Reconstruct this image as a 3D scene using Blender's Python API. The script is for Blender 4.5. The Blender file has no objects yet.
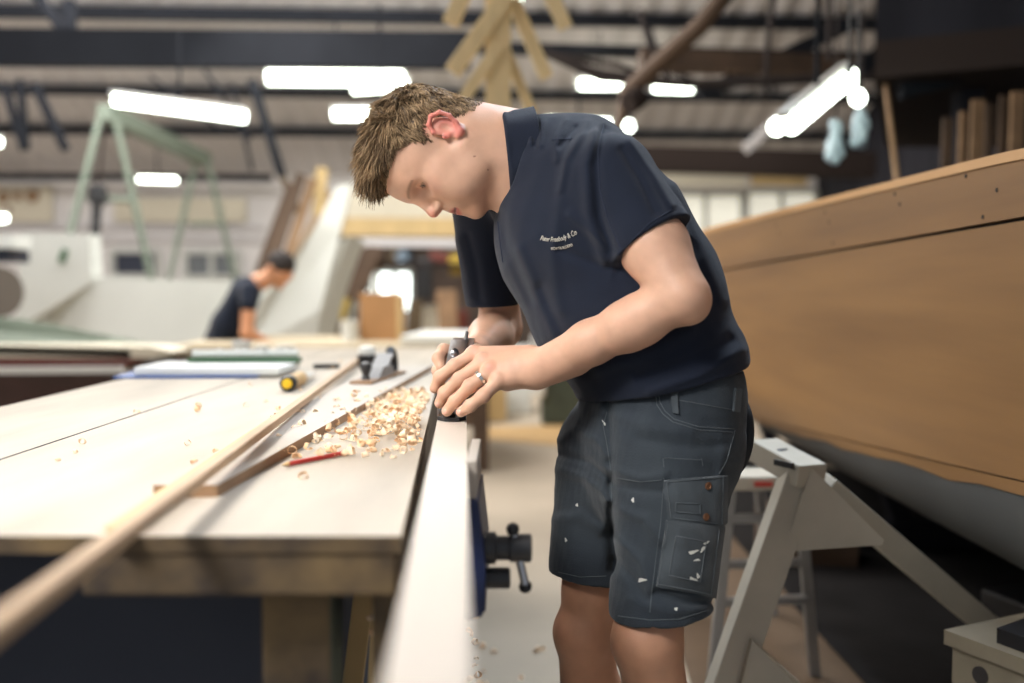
import bpy, bmesh, math, random
import numpy as np
from mathutils import Vector, Matrix
from mathutils.bvhtree import BVHTree
random.seed(7); RNG = np.random.default_rng(11)
SC = bpy.context.scene; COL = SC.collection
PI = math.pi
# ------------------------------------------------------------------ camera geometry
FOC = 995.0; HZ = 290.0; CZ = 1.15
TH = math.atan((HZ-341.5)/-FOC)          # pitch down
cT, sT = math.cos(TH), math.sin(TH)
def W(px, py, d):
    """point of the place seen at pixel px,py at ground distance d in front of the camera"""
    u = (px-512)/FOC; v = (341.5-py)/FOC
    y = cT + sT*v; z = -sT + cT*v
    return np.array([u/y*d, d, CZ + z/y*d])
def V3(p): return Vector((float(p[0]), float(p[1]), float(p[2])))
# ------------------------------------------------------------------ materials
MATS = {}
def mat(name, col, rough=.6, metal=0, noise=0., nscale=8., col2=None, stretch=(1,1,1), emit=None, estr=0, bump=0., bscale=60., spec=.5, detail=4, attr=False, trans=0, sheen=0, sss=0):
    if name in MATS: return MATS[name]
    m = bpy.data.materials.new(name); m.use_nodes = True
    nt = m.node_tree; N = nt.nodes; L = nt.links
    b = N['Principled BSDF']
    def lin(c): return tuple((x/12.92 if x <= .04045 else ((x+.055)/1.055)**2.4) for x in c)
    c = lin([x/255 for x in col]) + (1,)
    b.inputs['Base Color'].default_value = c
    b.inputs['Roughness'].default_value = rough
    b.inputs['Metallic'].default_value = metal
    b.inputs['Specular IOR Level'].default_value = spec
    if trans: b.inputs['Transmission Weight'].default_value = trans
    if sheen: b.inputs['Sheen Weight'].default_value = sheen
    if sss:
        b.inputs['Subsurface Weight'].default_value = sss
        b.inputs['Subsurface Radius'].default_value = (.012, .004, .002)
        b.inputs['Subsurface Scale'].default_value = 1.0
    tc = N.new('ShaderNodeTexCoord'); mp = N.new('ShaderNodeMapping')
    mp.inputs['Scale'].default_value = stretch
    L.new(tc.outputs['Object'], mp.inputs['Vector'])
    colout = None
    if attr:
        a = N.new('ShaderNodeVertexColor'); a.layer_name = 'Col'; colout = a.outputs['Color']
    if noise or col2:
        n = N.new('ShaderNodeTexNoise'); n.inputs['Scale'].default_value = nscale; n.inputs['Detail'].default_value = detail
        L.new(mp.outputs['Vector'], n.inputs['Vector'])
        r = N.new('ShaderNodeValToRGB'); r.color_ramp.elements[0].position = .3; r.color_ramp.elements[1].position = .7
        if col2: ca, cb = lin([x/255 for x in col2]), c[:3]
        else: ca = tuple(max(0, x*(1-noise)) for x in c[:3]); cb = tuple(min(1, x*(1+noise)) for x in c[:3])
        if attr:
            ca = (1-noise,)*3; cb = (1+noise*.6,)*3
        r.color_ramp.elements[0].color = tuple(ca)+(1,); r.color_ramp.elements[1].color = tuple(cb)+(1,)
        L.new(n.outputs['Fac'], r.inputs['Fac'])
        if attr:
            mx = N.new('ShaderNodeMix'); mx.data_type = 'RGBA'; mx.blend_type = 'MULTIPLY'; mx.inputs['Factor'].default_value = 1
            L.new(colout, mx.inputs['A']); L.new(r.outputs['Color'], mx.inputs['B']); colout = mx.outputs['Result']
        else: colout = r.outputs['Color']
    if colout is not None: L.new(colout, b.inputs['Base Color'])
    if bump:
        n2 = N.new('ShaderNodeTexNoise'); n2.inputs['Scale'].default_value = bscale; n2.inputs['Detail'].default_value = 3
        L.new(mp.outputs['Vector'], n2.inputs['Vector'])
        bp = N.new('ShaderNodeBump'); bp.inputs['Strength'].default_value = bump; bp.inputs['Distance'].default_value = .004
        L.new(n2.outputs['Fac'], bp.inputs['Height']); L.new(bp.outputs['Normal'], b.inputs['Normal'])
    if emit is not None:
        b.inputs['Emission Color'].default_value = lin([x/255 for x in emit]) + (1,)
        b.inputs['Emission Strength'].default_value = estr
    MATS[name] = m
    return m
def lin3(c): 
    c = np.array(c, float)/255
    return np.where(c <= .04045, c/12.92, ((c+.055)/1.055)**2.4)
# ------------------------------------------------------------------ objects
def tag(o, label=None, cat=None, group=None, kind=None):
    if label: o['label'] = label
    if cat: o['category'] = cat
    if group: o['group'] = group
    if kind: o['kind'] = kind
    return o
def empty(name, loc=(0,0,0), label=None, cat=None, group=None, rz=0):
    o = bpy.data.objects.new(name, None); COL.objects.link(o); o.empty_display_size = .05
    o.location = V3(loc); o.rotation_euler = (0, 0, rz)
    return tag(o, label, cat, group)
def link(name, me, m, parent=None, smooth=False):
    """mesh coordinates are world coordinates for children of unrotated empties: keep them in place"""
    if m is not None: me.materials.append(m)
    if smooth: me.shade_smooth()
    o = bpy.data.objects.new(name, me); COL.objects.link(o)
    if parent is not None: o.parent = parent
    return o
def recenter(o, origin):
    """move mesh data so that origin is its local zero"""
    o.data.transform(Matrix.Translation(-V3(origin))); return o
class MB:
    """mesh builder: collects shapes, builds one mesh object"""
    def __init__(s): s.bm = bmesh.new()
    def box(s, c, size, R=None, bev=0.):
        M = Matrix.Translation(V3(c)) @ (R.to_4x4() if R is not None else Matrix.Identity(4)) @ Matrix.Diagonal((size[0], size[1], size[2], 1))
        r = bmesh.ops.create_cube(s.bm, size=1, matrix=M)
        if bev:
            es = list({e for v in r['verts'] for e in v.link_edges})
            bmesh.ops.bevel(s.bm, geom=es, offset=bev, segments=2, affect='EDGES', profile=.5)
        return s
    def bar(s, a, b, w, h, up=(0,0,1), bev=0., ext=0.):
        """rectangular bar from a to b; w across, h along up"""
        a, b = V3(a), V3(b); d = (b-a); ln = d.length; d.normalize()
        u = Vector(up); x = d.cross(u)
        if x.length < 1e-4: x = d.cross(Vector((1,0,0)))
        x.normalize(); u = x.cross(d)
        R = Matrix((d, x, u)).transposed()
        return s.box((a+b)/2, (ln+2*ext, w, h), R, bev)
    def tube(s, pts, r, n=8, cap=True, closed=False):
        pts = [V3(p) for p in pts]; m = len(pts)
        rs = r if hasattr(r, '__len__') else [r]*m
        rings = []; prev = None
        for i, p in enumerate(pts):
            if closed: t = pts[(i+1) % m]-pts[i-1]
            else: t = pts[min(i+1, m-1)]-pts[max(i-1, 0)]
            t.normalize()
            if prev is None:
                x = t.cross(Vector((0,0,1)))
                if x.length < .1: x = t.cross(Vector((1,0,0)))
            else: x = prev - t*prev.dot(t)
            x.normalize(); prev = x; y = t.cross(x)
            rings.append([s.bm.verts.new(p + (x*math.cos(2*PI*k/n) + y*math.sin(2*PI*k/n))*rs[i]) for k in range(n)])
        for i in range(m if closed else m-1):
            A, B = rings[i], rings[(i+1) % m]
            for k in range(n): s.bm.faces.new((A[k], A[(k+1) % n], B[(k+1) % n], B[k]))
        if cap and not closed:
            s.bm.faces.new(rings[0][::-1]); s.bm.faces.new(rings[-1])
        return s
    def lathe(s, prof, c=(0,0,0), axis=(0,0,1), n=24):
        """prof: list of (radius, height) along axis"""
        ax = Vector(axis).normalized(); x = ax.cross(Vector((0,0,1)))
        if x.length < .1: x = ax.cross(Vector((1,0,0)))
        x.normalize(); y = ax.cross(x); c = V3(c); rings = []
        for r, h in prof:
            rings.append([s.bm.verts.new(c + ax*h + (x*math.cos(2*PI*k/n)+y*math.sin(2*PI*k/n))*max(r, 1e-5)) for k in range(n)])
        for A, B in zip(rings, rings[1:]):
            for k in range(n): s.bm.faces.new((A[k], A[(k+1) % n], B[(k+1) % n], B[k]))
        s.bm.faces.new(rings[0][::-1]); s.bm.faces.new(rings[-1])
        return s
    def prism(s, poly, off):
        """polygon of 3d points extruded by off"""
        off = V3(off)
        A = [s.bm.verts.new(V3(p)) for p in poly]; B = [s.bm.verts.new(V3(p)+off) for p in poly]; n = len(A)
        s.bm.faces.new(A[::-1]); s.bm.faces.new(B)
        for k in range(n): s.bm.faces.new((A[k], A[(k+1) % n], B[(k+1) % n], B[k]))
        return s
    def grid(s, fn, nu, nv, thick=None):
        """surface fn(u,v)->point, thick: offset vector fn(u,v) for back side"""
        G = [[s.bm.verts.new(V3(fn(i/nu, j/nv))) for j in range(nv+1)] for i in range(nu+1)]
        for i in range(nu):
            for j in range(nv): s.bm.faces.new((G[i][j], G[i+1][j], G[i+1][j+1], G[i][j+1]))
        if thick is not None:
            H = [[s.bm.verts.new(G[i][j].co + V3(thick(i/nu, j/nv))) for j in range(nv+1)] for i in range(nu+1)]
            for i in range(nu):
                for j in range(nv): s.bm.faces.new((H[i][j+1], H[i+1][j+1], H[i+1][j], H[i][j]))
            for i in range(nu):
                s.bm.faces.new((G[i][0], H[i][0], H[i+1][0], G[i+1][0])); s.bm.faces.new((G[i+1][nv], H[i+1][nv], H[i][nv], G[i][nv]))
            for j in range(nv):
                s.bm.faces.new((G[0][j+1], H[0][j+1], H[0][j], G[0][j])); s.bm.faces.new((G[nu][j], H[nu][j], H[nu][j+1], G[nu][j+1]))
        return s
    def build(s, name, m, parent=None, origin=None, smooth=False, loc=None):
        bmesh.ops.recalc_face_normals(s.bm, faces=s.bm.faces)
        me = bpy.data.meshes.new(name); s.bm.to_mesh(me); s.bm.free()
        o = link(name, me, m, parent)
        if smooth: 
            me.shade_smooth()
            try: me.set_sharp_from_angle(angle=math.radians(40))
            except Exception: pass
        if parent is not None:      # coordinates were given in world space
            p = parent; off = Vector((0,0,0))
            while p is not None: off += p.location; p = p.parent
            me.transform(Matrix.Translation(-off))
        elif origin is not None:
            recenter(o, origin); o.location = V3(origin)
        return o
def mesh_np(name, v, quads, m, parent=None, tris=None, smooth=True, col=None):
    me = bpy.data.meshes.new(name)
    v = np.asarray(v, np.float32)
    if parent is not None:
        p = parent; off = np.zeros(3)
        while p is not None: off += np.array(p.location); p = p.parent
        v = v - off.astype(np.float32)
    fs = quads if quads is not None else tris
    k = fs.shape[1]
    me.vertices.add(len(v)); me.vertices.foreach_set('co', v.ravel())
    me.loops.add(fs.size); me.loops.foreach_set('vertex_index', fs.astype(np.int32).ravel())
    me.polygons.add(len(fs)); me.polygons.foreach_set('loop_start', np.arange(0, fs.size, k, dtype=np.int32))
    me.polygons.foreach_set('loop_total', np.full(len(fs), k, np.int32))
    me.update(calc_edges=True); me.validate()
    if col is not None:
        a = me.color_attributes.new('Col', 'FLOAT_COLOR', 'POINT')
        c4 = np.ones((len(v), 4), np.float32); c4[:, :3] = col
        a.data.foreach_set('color', c4.ravel())
    return link(name, me, m, parent, smooth)
# ------------------------------------------------------------------ implicit modelling
class Node:
    def __init__(s, f, c, r): s.f = f; s.c = np.array(c, float); s.r = float(r)
def n_(v): v = np.asarray(v, float); return v/np.linalg.norm(v)
def frame(z, x):
    z = n_(z); x = np.asarray(x, float); x = n_(x-z*np.dot(x, z)); return np.stack([x, np.cross(z, x), z])   # rows
def cone(a, b, ra, rb):
    a = np.asarray(a, float); b = np.asarray(b, float); ab = b-a; L2 = ab@ab
    def f(P):
        t = np.clip((P-a)@ab/L2, 0, 1)
        return np.linalg.norm(P-a-t[..., None]*ab, axis=-1)-(ra+(rb-ra)*t)
    return Node(f, (a+b)/2, math.sqrt(L2)/2+max(ra, rb))
def ball(c, r):
    c = np.asarray(c, float); return Node(lambda P: np.linalg.norm(P-c, axis=-1)-r, c, r)
def ell(c, rad, R=None):
    c = np.asarray(c, float); rad = np.asarray(rad, float); R = np.eye(3) if R is None else np.asarray(R)
    def f(P):
        q = (P-c)@R.T
        k0 = np.linalg.norm(q/rad, axis=-1); k1 = np.linalg.norm(q/rad**2, axis=-1)
        return k0*(k0-1)/np.maximum(k1, 1e-9)
    return Node(f, c, rad.max())
def rbox(c, half, R=None, rd=.005):
    c = np.asarray(c, float); half = np.asarray(half, float)-rd; R = np.eye(3) if R is None else np.asarray(R)
    def f(P):
        q = np.abs((P-c)@R.T)-half
        return np.linalg.norm(np.maximum(q, 0), axis=-1)+np.minimum(q.max(-1), 0)-rd
    return Node(f, c, np.linalg.norm(half)+rd)
def loftn(stations, lat, grow=0.):
    """swept elliptical trunk: stations (centre, a, b); lat lateral axis; blends linearly"""
    S = [(np.asarray(c, float), a, b) for c, a, b in stations]; lat = n_(lat)
    def f(P):
        best = None
        for (c0, a0, b0), (c1, a1, b1) in zip(S, S[1:]):
            ax = c1-c0; L = np.linalg.norm(ax); t = (P-c0)@ax/L**2; tc = np.clip(t, 0, 1)
            q = P-c0-tc[..., None]*ax
            x = q@lat; fr = np.cross(n_(ax), lat); y = q@fr; z = np.linalg.norm(q-x[..., None]*lat-y[..., None]*fr, axis=-1)
            a = a0+(a1-a0)*tc+grow; b = b0+(b1-b0)*tc+grow; cz = np.minimum(a, b)
            k0 = np.sqrt((x/a)**2+(y/b)**2+(z/cz)**2); k1 = np.sqrt((x/a**2)**2+(y/b**2)**2+(z/cz**2)**2)
            d = k0*(k0-1)/np.maximum(k1, 1e-6)
            best = d if best is None else smin(best, d, .03)
        return best
    cs = np.array([s[0] for s in S]); c = cs.mean(0)
    return Node(f, c, np.linalg.norm(cs-c, axis=1).max()+max(max(s[1], s[2]) for s in S)+grow)
def smin(a, b, k):
    if k <= 0: return np.minimum(a, b)
    h = np.clip(.5+.5*(b-a)/k, 0, 1); return b+(a-b)*h-k*h*(1-h)
def smax(a, b, k): return -smin(-a, -b, k)
class Shape:
    """ordered list of (op, node, k)"""
    def __init__(s): s.L = []; s.post = None
    def add(s, n, k=.01): s.L.append(('u', n, k)); return s
    def sub(s, n, k=.004): s.L.append(('s', n, k)); return s
    def cut(s, n, k=.0): s.L.append(('i', n, k)); return s
    def ev(s, P, c=None, r=None):
        d = None
        for op, n, k in s.L:
            near = c is None or n.r > 1e8 or np.linalg.norm(n.c-c) < n.r+r+.03+k
            if op == 'u':
                if not near: continue
                e = n.f(P); d = e if d is None else smin(d, e, k)
            elif d is not None:
                if op == 's' and near: d = smax(d, -n.f(P), k)
                if op == 'i': d = smax(d, n.f(P), k)
        if d is None: d = np.full(P.shape[:-1], 1.)
        if s.post is not None: d = s.post(P, d)
        return d
    def node(s):
        cs = np.array([n.c for o, n, k in s.L if o == 'u']); rs = np.array([n.r for o, n, k in s.L if o == 'u'])
        lo = (cs-rs[:, None]).min(0); hi = (cs+rs[:, None]).max(0)
        return Node(lambda P: s.ev(P), (lo+hi)/2, np.linalg.norm(hi-lo)/2)
    def box(s):
        cs = np.array([n.c for o, n, k in s.L if o == 'u']); rs = np.array([n.r for o, n, k in s.L if o == 'u'])
        return (cs-rs[:, None]).min(0)-.02, (cs+rs[:, None]).max(0)+.02
def half(p, nrm):
    p = np.asarray(p, float); nrm = n_(nrm); return Node(lambda P: (P-p)@nrm, p, 1e9)
def polygonize(sh, h, nb=16):
    lo, hi = sh.box(); B = nb*h
    nblk = np.ceil((hi-lo)/B).astype(int); big = 1 << 20
    keysV = []; posV = []; quads = []
    br = B*math.sqrt(3)/2
    ii = np.arange(nb+1)
    gx, gy, gz = np.meshgrid(ii, ii, ii, indexing='ij'); loc = np.stack([gx, gy, gz], -1)
    coarse = [(i, j, k) for i in range(nblk[0]) for j in range(nblk[1]) for k in range(nblk[2])]
    C = lo+(np.array(coarse)+.5)*B
    D = np.concatenate([sh.ev(C[i:i+20000]) for i in range(0, len(C), 20000)])
    act = [c for c, d in zip(coarse, D) if abs(d) < br*1.25+.012]
    def key(I): return (I[..., 0].astype(np.int64)*big+I[..., 1])*big+I[..., 2]
    for b in act:
        I = np.array(b)*nb+loc; P = lo+I*h
        F = sh.ev(P, lo+(np.array(b)+.5)*B, br)
        s = F < 0
        if s.all() or not s.any(): continue
        cells = np.zeros((nb, nb, nb), int)
        for a in (0, 1):
            for c in (0, 1):
                for e in (0, 1): cells += s[a:nb+a, c:nb+c, e:nb+e]
        ci = np.argwhere((cells > 0) & (cells < 8))
        acc = np.zeros((len(ci), 3)); cnt = np.zeros(len(ci))
        for ax in range(3):
            o1, o2 = [q for q in range(3) if q != ax]
            for a in (0, 1):
                for c in (0, 1):
                    off = np.zeros(3, int); off[o1] = a; off[o2] = c
                    A = ci+off; Bq = A.copy(); Bq[:, ax] += 1
                    fa = F[A[:, 0], A[:, 1], A[:, 2]]; fb = F[Bq[:, 0], Bq[:, 1], Bq[:, 2]]
                    m = (fa < 0) != (fb < 0); t = np.where(m, fa/np.where(m, fa-fb, 1), 0)
                    p = A.astype(float); p[:, ax] += t
                    acc[m] += p[m]; cnt[m] += 1
        keysV.append(key(np.array(b)*nb+ci)); posV.append(lo+(np.array(b)*nb+acc/cnt[:, None])*h)
        for ax in range(3):
            sl = [slice(0, nb)]*3; sl2 = list(sl); sl2[ax] = slice(1, nb+1)
            m = s[tuple(sl)] != s[tuple(sl2)]
            E = np.argwhere(m)
            if not len(E): continue
            o1, o2 = [(1, 2), (2, 0), (0, 1)][ax]
            G = np.array(b)*nb+E
            q = []
            for (a, c) in ((0, 0), (1, 0), (1, 1), (0, 1)):
                g = G.copy(); g[:, o1] -= a; g[:, o2] -= c; q.append(key(g))
            q = np.stack(q, 1)
            flip = ~s[E[:, 0], E[:, 1], E[:, 2]]
            q[flip] = q[flip][:, ::-1]
            quads.append(q)
    K = np.concatenate(keysV); Pp = np.concatenate(posV); Q = np.concatenate(quads)
    o = np.argsort(K); K = K[o]; Pp = Pp[o]
    ix = np.searchsorted(K, Q); ix = np.clip(ix, 0, len(K)-1); ok = (K[ix] == Q).all(1)
    ix = ix[ok]
    return Pp, ix[:, ::-1]
def vnoise(P, sc, seed=0):
    """cheap smooth value noise made of sines"""
    r = np.random.default_rng(seed); o = 0
    for i in range(5):
        w = r.normal(size=3)*sc; o = o+np.sin(P@w+r.uniform(0, 6.28))
    return o/5
# ------------------------------------------------------------------ camera
cd = bpy.data.cameras.new('camera'); cam = bpy.data.objects.new('camera', cd); COL.objects.link(cam)
cam.location = (0, 0, CZ); cam.rotation_euler = (PI/2-TH, 0, 0)
cd.sensor_width = 36; cd.lens = FOC/1024*36; cd.clip_start = .05; cd.clip_end = 200
cd.dof.use_dof = True; cd.dof.focus_distance = 1.70; cd.dof.aperture_fstop = 1.5
SC.camera = cam
SC.view_settings.view_transform = 'Standard'; SC.view_settings.look = 'None'; SC.view_settings.gamma = 1
SC.view_settings.use_curve_mapping = False
SC.view_settings.exposure = 0
# ------------------------------------------------------------------ the man planing
skin_m = mat('skin', (220, 170, 140), rough=.5, attr=True, noise=.10, nscale=30, bump=.12, bscale=500, sss=.08)
hair_m = mat('hair', (120, 95, 70), rough=.55, attr=True, noise=.05, nscale=40, spec=.12)
navy_m = mat('navy cotton', (22, 29, 44), rough=.85, noise=.08, nscale=25, bump=.35, bscale=700, sheen=.10, spec=.2)
short_m = mat('worn work cloth', (56, 63, 68), rough=.85, noise=.42, col2=(34, 41, 50), nscale=7, bump=.4, bscale=600, sheen=.12, spec=.25, stretch=(1,1,.6), detail=8)
ML = n_((.5, -.87, 0)); MF = n_((-.87, -.5, 0)); UP = np.array([0, 0, 1.])
man = empty('person', (0.22, 1.72, 0), 'man in navy polo and paint-flecked shorts bending over the plank to plane it', 'person')
# head frame
Hc = W(438, 150, 1.765)
def rotm(ax, deg):
    a = n_(ax); t = math.radians(deg); K = np.array([[0, -a[2], a[1]], [a[2], 0, -a[0]], [-a[1], a[0], 0]])
    return np.eye(3)+math.sin(t)*K+(1-math.cos(t))*K@K
hu = n_((-.955, 0, .297)); hf = n_((-.297, 0, -.955)); hl = np.cross(hu, hf)
Rr = rotm(hu, 11)           # face a little towards the camera
if (Rr@hf)[1] > 0: Rr = rotm(hu, -11)
hf = Rr@hf; hl = Rr@hl
HR = np.stack([hl, hf, hu])                 # rows: person's left, forward, up
def HW(x, y, z): return Hc + x*hl + y*hf + z*hu
def build_head(s):
    e = lambda c, r: ell(HW(*c), r, HR)
    s.add(e((0, -.004, .038), (.0755, .100, .083)))
    s.add(e((0, .030, .030), (.066, .070, .066)), .03)
    s.add(e((0, .030, -.030), (.056, .058, .078)), .03)
    for q in (1, -1):
        s.add(cone(HW(q*.056, -.002, -.048), HW(q*.050, .020, -.082), .017, .016), .025)       # jaw
        s.add(cone(HW(q*.050, .020, -.082), HW(q*.014, .078, -.094), .016, .014), .02)
        s.add(e((q*.044, .052, -.020), (.020, .030, .020)), .02)                              # cheek
        s.add(e((q*.032, .068, -.050), (.024, .022, .030)), .02)
        s.add(e((q*.044, .030, -.042), (.017, .036, .034)), .03)
        s.add(e((q*.036, .044, -.068), (.022, .034, .027)), .03)
        s.add(cone(HW(q*.012, .091, .025), HW(q*.045, .072, .021), .008, .007), .012)          # brow
    s.add(ball(HW(0, .080, -.094), .0145), .02)
    s.add(e((0, .077, -.060), (.026, .020, .022)), .02)
    for q in (1, -1):
        s.sub(e((q*.035, .090, .001), (.017, .015, .0125)), .014)                            # socket
        s.add(e((q*.035, .0665, .002), (.0160, .0130, .0130)), .003)                         # eyeball and lid
        s.add(cone(HW(q*.021, .0770, .005), HW(q*.034, .0805, .0085), .0022, .0028), .004)
        s.add(cone(HW(q*.034, .0805, .0085), HW(q*.047, .072, .004), .0028, .0022), .004)      # upper lid fold
        s.add(cone(HW(q*.024, .0755, -.0050), HW(q*.045, .071, -.0045), .0020, .0020), .005)
    # nose
    s.add(cone(HW(0, .090, .022), HW(0, .1085, -.024), .0062, .0088), .012)
    s.add(ball(HW(0, .1085, -.0265), .0102), .005)
    for q in (1, -1):
        s.add(e((q*.0105, .098, -.031), (.0072, .0115, .0075)), .006)
        s.sub(ell(HW(q*.0055, .1035, -.0385), (.0032, .0045, .004), HR), .002)
    s.add(cone(HW(0, .094, -.036), HW(0, .091, -.050), .006, .006), .008)
    # lips
    for q in (1, -1):
        s.add(cone(HW(0, .0945, -.0555), HW(q*.022, .083, -.0600), .0052, .0025), .004)
        s.add(cone(HW(0, .0925, -.0690), HW(q*.021, .082, -.0635), .0062, .0025), .004)
    for q in (1, -1):
        s.sub(cone(HW(0, .1025, -.0618), HW(q*.024, .0885, -.0622), .0018, .0012), .003)
    # ears
    for q in (1, -1):
        s.add(ell(HW(q*.074, -.020, -.012), (.006, .017, .028), HR), .006)
        s.sub(ell(HW(q*.083, -.017, -.010), (.0075, .0095, .014), HR), .003)
        s.sub(ell(HW(q*.084, -.020, .008), (.006, .0085, .008), HR), .003)
        pts = [(.075, -.004, -.004), (.0765, -.003, .008), (.080, -.012, .019), (.0845, -.026, .019), (.0875, -.036, .007), (.0865, -.036, -.010), (.082, -.030, -.024), (.078, -.019, -.035), (.075, -.010, -.033)]
        rr = [.003, .0035, .0038, .004, .0038, .0036, .0038, .0060, .005]
        for (a, b, r0, r1) in zip(pts, pts[1:], rr, rr[1:]):
            s.add(cone(HW(q*a[0], a[1], a[2]), HW(q*b[0], b[1], b[2]), r0, r1), .003)
        s.add(cone(HW(q*.078, -.001, -.012), HW(q*.077, -.004, -.018), .004, .004), .003)      # tragus
def finger(pts, rr, k=.004):
    g = Shape()
    for a, b, r0, r1 in zip(pts, pts[1:], rr, rr[1:]): g.add(cone(a, b, r0, r1), k)
    for p, r in zip(pts[1:-1], rr[1:-1]): g.add(ball(p, r*1.01), .006)
    return g
body = Shape(); build_head(body)
nb = W(530, 160, 1.77)
body.add(cone(HW(0, -.030, -.030), nb, .058, .066), .022)
body.add(cone(HW(0, -.050, .0), W(515, 142, 1.785), .048, .058), .02)
body.add(cone(HW(.036, -.040, -.040), W(512, 184, 1.74), .012, .016), .03)        # neck muscle
body.add(cone(HW(.024, -.020, -.060), W(512, 172, 1.745), .034, .040), .03)
body.add(cone(HW(0, .022, -.082), W(514, 194, 1.76), .030, .046), .018)
# torso under the shirt
T = [(W(658, 418, 1.72), .135, .085), (W(655, 370, 1.72), .148, .095), (W(630, 310, 1.73), .155, .10), (W(592, 240, 1.75), .165, .105), (W(560, 185, 1.77), .16, .085)]
body.add(loftn(T, ML), .02)
LS = W(612, 186, 1.615); RS = W(494, 192, 1.93)
body.add(cone(LS, RS, .05, .05), .03)
# left arm
LE = W(683, 296, 1.505); LW = W(538, 367, 1.635)
body.add(cone(LS, W(655, 246, 1.55), .050, .050), .03)
body.add(cone(W(655, 250, 1.548), LE, .0525, .039), .02)
body.add(ball(W(690, 305, 1.512), .028), .02)
body.add(cone(LE, W(628, 326, 1.548), .037, .038), .012)
body.add(cone(W(640, 320, 1.545), W(590, 343, 1.585), .0385, .0335), .02)
body.add(cone(W(590, 343, 1.585), LW, .0335, .0275), .02)
body.add(cone(W(575, 362, 1.61), W(538, 376, 1.635), .022, .020), .02)
# left hand on the plane
mcp = [W(474, 354, 1.685), W(483, 362, 1.660), W(491, 370, 1.640), W(498, 381, 1.628)]
palm = Shape()
for i, (p, w, r) in enumerate(zip(mcp, [W(530, 357, 1.655), W(532, 362, 1.645), W(532, 368, 1.638), W(534, 374, 1.640)], [.020, .021, .020, .018])):
    palm.add(cone(w, p, r, .0135 if i < 3 else .0125), .014)
    palm.add(ball(p+np.array([0, -.002, .003]), .0125 if i < 3 else .0115), .005)
palm.add(cone(W(530, 374, 1.65), W(507, 383, 1.645), .018, .013), .018)
palm.add(cone(W(528, 366, 1.675), W(487, 372, 1.70), .018, .014), .014)
F1 = finger([mcp[0], W(455, 366, 1.680), W(440, 377, 1.685), W(435, 388, 1.692)], [.0122, .0114, .0104, .0094])
F2 = finger([mcp[1], W(460, 379, 1.654), W(445, 393, 1.660), W(440, 403, 1.668)], [.0124, .0117, .0106, .0096])
F3 = finger([mcp[2], W(470, 386, 1.634), W(455, 401, 1.640), W(447, 411, 1.648)], [.0120, .0111, .0101, .0093])
F4 = finger([mcp[3], W(483, 396, 1.618), W(470, 406, 1.622), W(461, 412, 1.630)], [.0120, .0106, .0096, .0086])
TH1 = finger([W(520, 362, 1.69), W(492, 372, 1.725), W(473, 383, 1.735), W(462, 392, 1.735)], [.018, .0135, .012, .0105])
fing = Shape()
for g in (F1, F2, F3, F4, TH1): fing.add(g.node(), .0015)
body.add(palm.node(), .015)
body.add(fing.node(), .006)
# right arm and hand
RE = W(500, 328, 2.03); RW = W(478, 350, 1.85)
body.add(cone(RS, RE, .044, .041), .03)
body.add(cone(RE, W(490, 338, 1.94), .042, .040), .02)
body.add(cone(W(490, 337, 1.95), RW, .041, .026), .02)
rp = Shape()
rm = [W(462, 352, 1.805), W(462, 359, 1.815), W(464, 366, 1.825), W(467, 373, 1.835)]
for p in rm: rp.add(cone(W(474, 353, 1.845), p, .022, .0125), .014)
body.add(rp.node(), .015)
rf = Shape()
for g in (finger([rm[0], W(444, 350, 1.785), W(438, 358, 1.765), W(441, 367, 1.757)], [.012, .0105, .0098, .009]),
          finger([rm[1], W(445, 362, 1.795), W(438, 371, 1.778), W(442, 380, 1.770)], [.012, .0108, .0100, .009]),
          finger([rm[2], W(447, 373, 1.805), W(440, 382, 1.790), W(445, 390, 1.782)], [.0115, .0105, .0095, .0088]),
          finger([rm[3], W(450, 383, 1.815), W(445, 391, 1.805), W(449, 396, 1.798)], [.0105, .0095, .0088, .008]),
          finger([W(474, 350, 1.84), W(477, 352, 1.81), W(474, 358, 1.79), W(468, 364, 1.775)], [.017, .0135, .012, .0105])):
    rf.add(g.node(), .0015)
body.add(rf.node(), .006)
# legs
LH = W(664, 440, 1.65); LK = W(648, 640, 1.580); LA = np.array([.300, 1.66, .085])
RH = W(622, 440, 1.800); RK = W(586, 632, 1.800); RA = np.array([.165, 1.86, .085])
for H, K, A in ((LH, LK, LA), (RH, RK, RA)):
    body.add(cone(H, H+(K-H)*.75, .062, .055), .03); body.add(cone(H+(K-H)*.7, K, .052, .053), .03)
    body.add(ball(K+MF*.012, .046), .02)
    body.add(cone(K, K+(A-K)*.32, .052, .054), .02)
    body.add(cone(K+(A-K)*.28-MF*.012, K+(A-K)*.62, .052, .038), .02)
    body.add(cone(K+(A-K)*.6, A, .040, .034), .02)
    body.add(cone(A-UP*.03, A-UP*.045+MF*.13, .036, .03), .02)
def head_local(P): return (P-Hc)@HR.T
ZL = ([-.12, -.09, -.07, -.045, -.035, 0.0, .012, .026, .046, .075, .11], [-.050, -.047, -.040, -.022, .022, .026, .006, .040, .058, .063, .066])
def hair_mask(q): return (q[:, 2]-np.interp(q[:, 1], *ZL))
pv, pq = polygonize(body, .0022)
q = head_local(pv); col = np.tile(lin3((211, 166, 139)), (len(pv), 1))
nz = vnoise(pv, 90, 3)*.5+vnoise(pv, 30, 4)*.5
col = col*(1+.05*nz[:, None])*np.array([1, 1, 1])
def blend(mask, c, a=1.): 
    global col
    m = np.clip(mask, 0, 1)[:, None]*a; col = col*(1-m)+lin3(c)*m
ishead = (np.abs(q) < .16).all(1)
def near(p, r, s=.006): return ishead*np.clip((r-np.linalg.norm((q-np.array(p)), axis=1))/s, 0, 1)
red = (206, 118, 105)
qo = q
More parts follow.
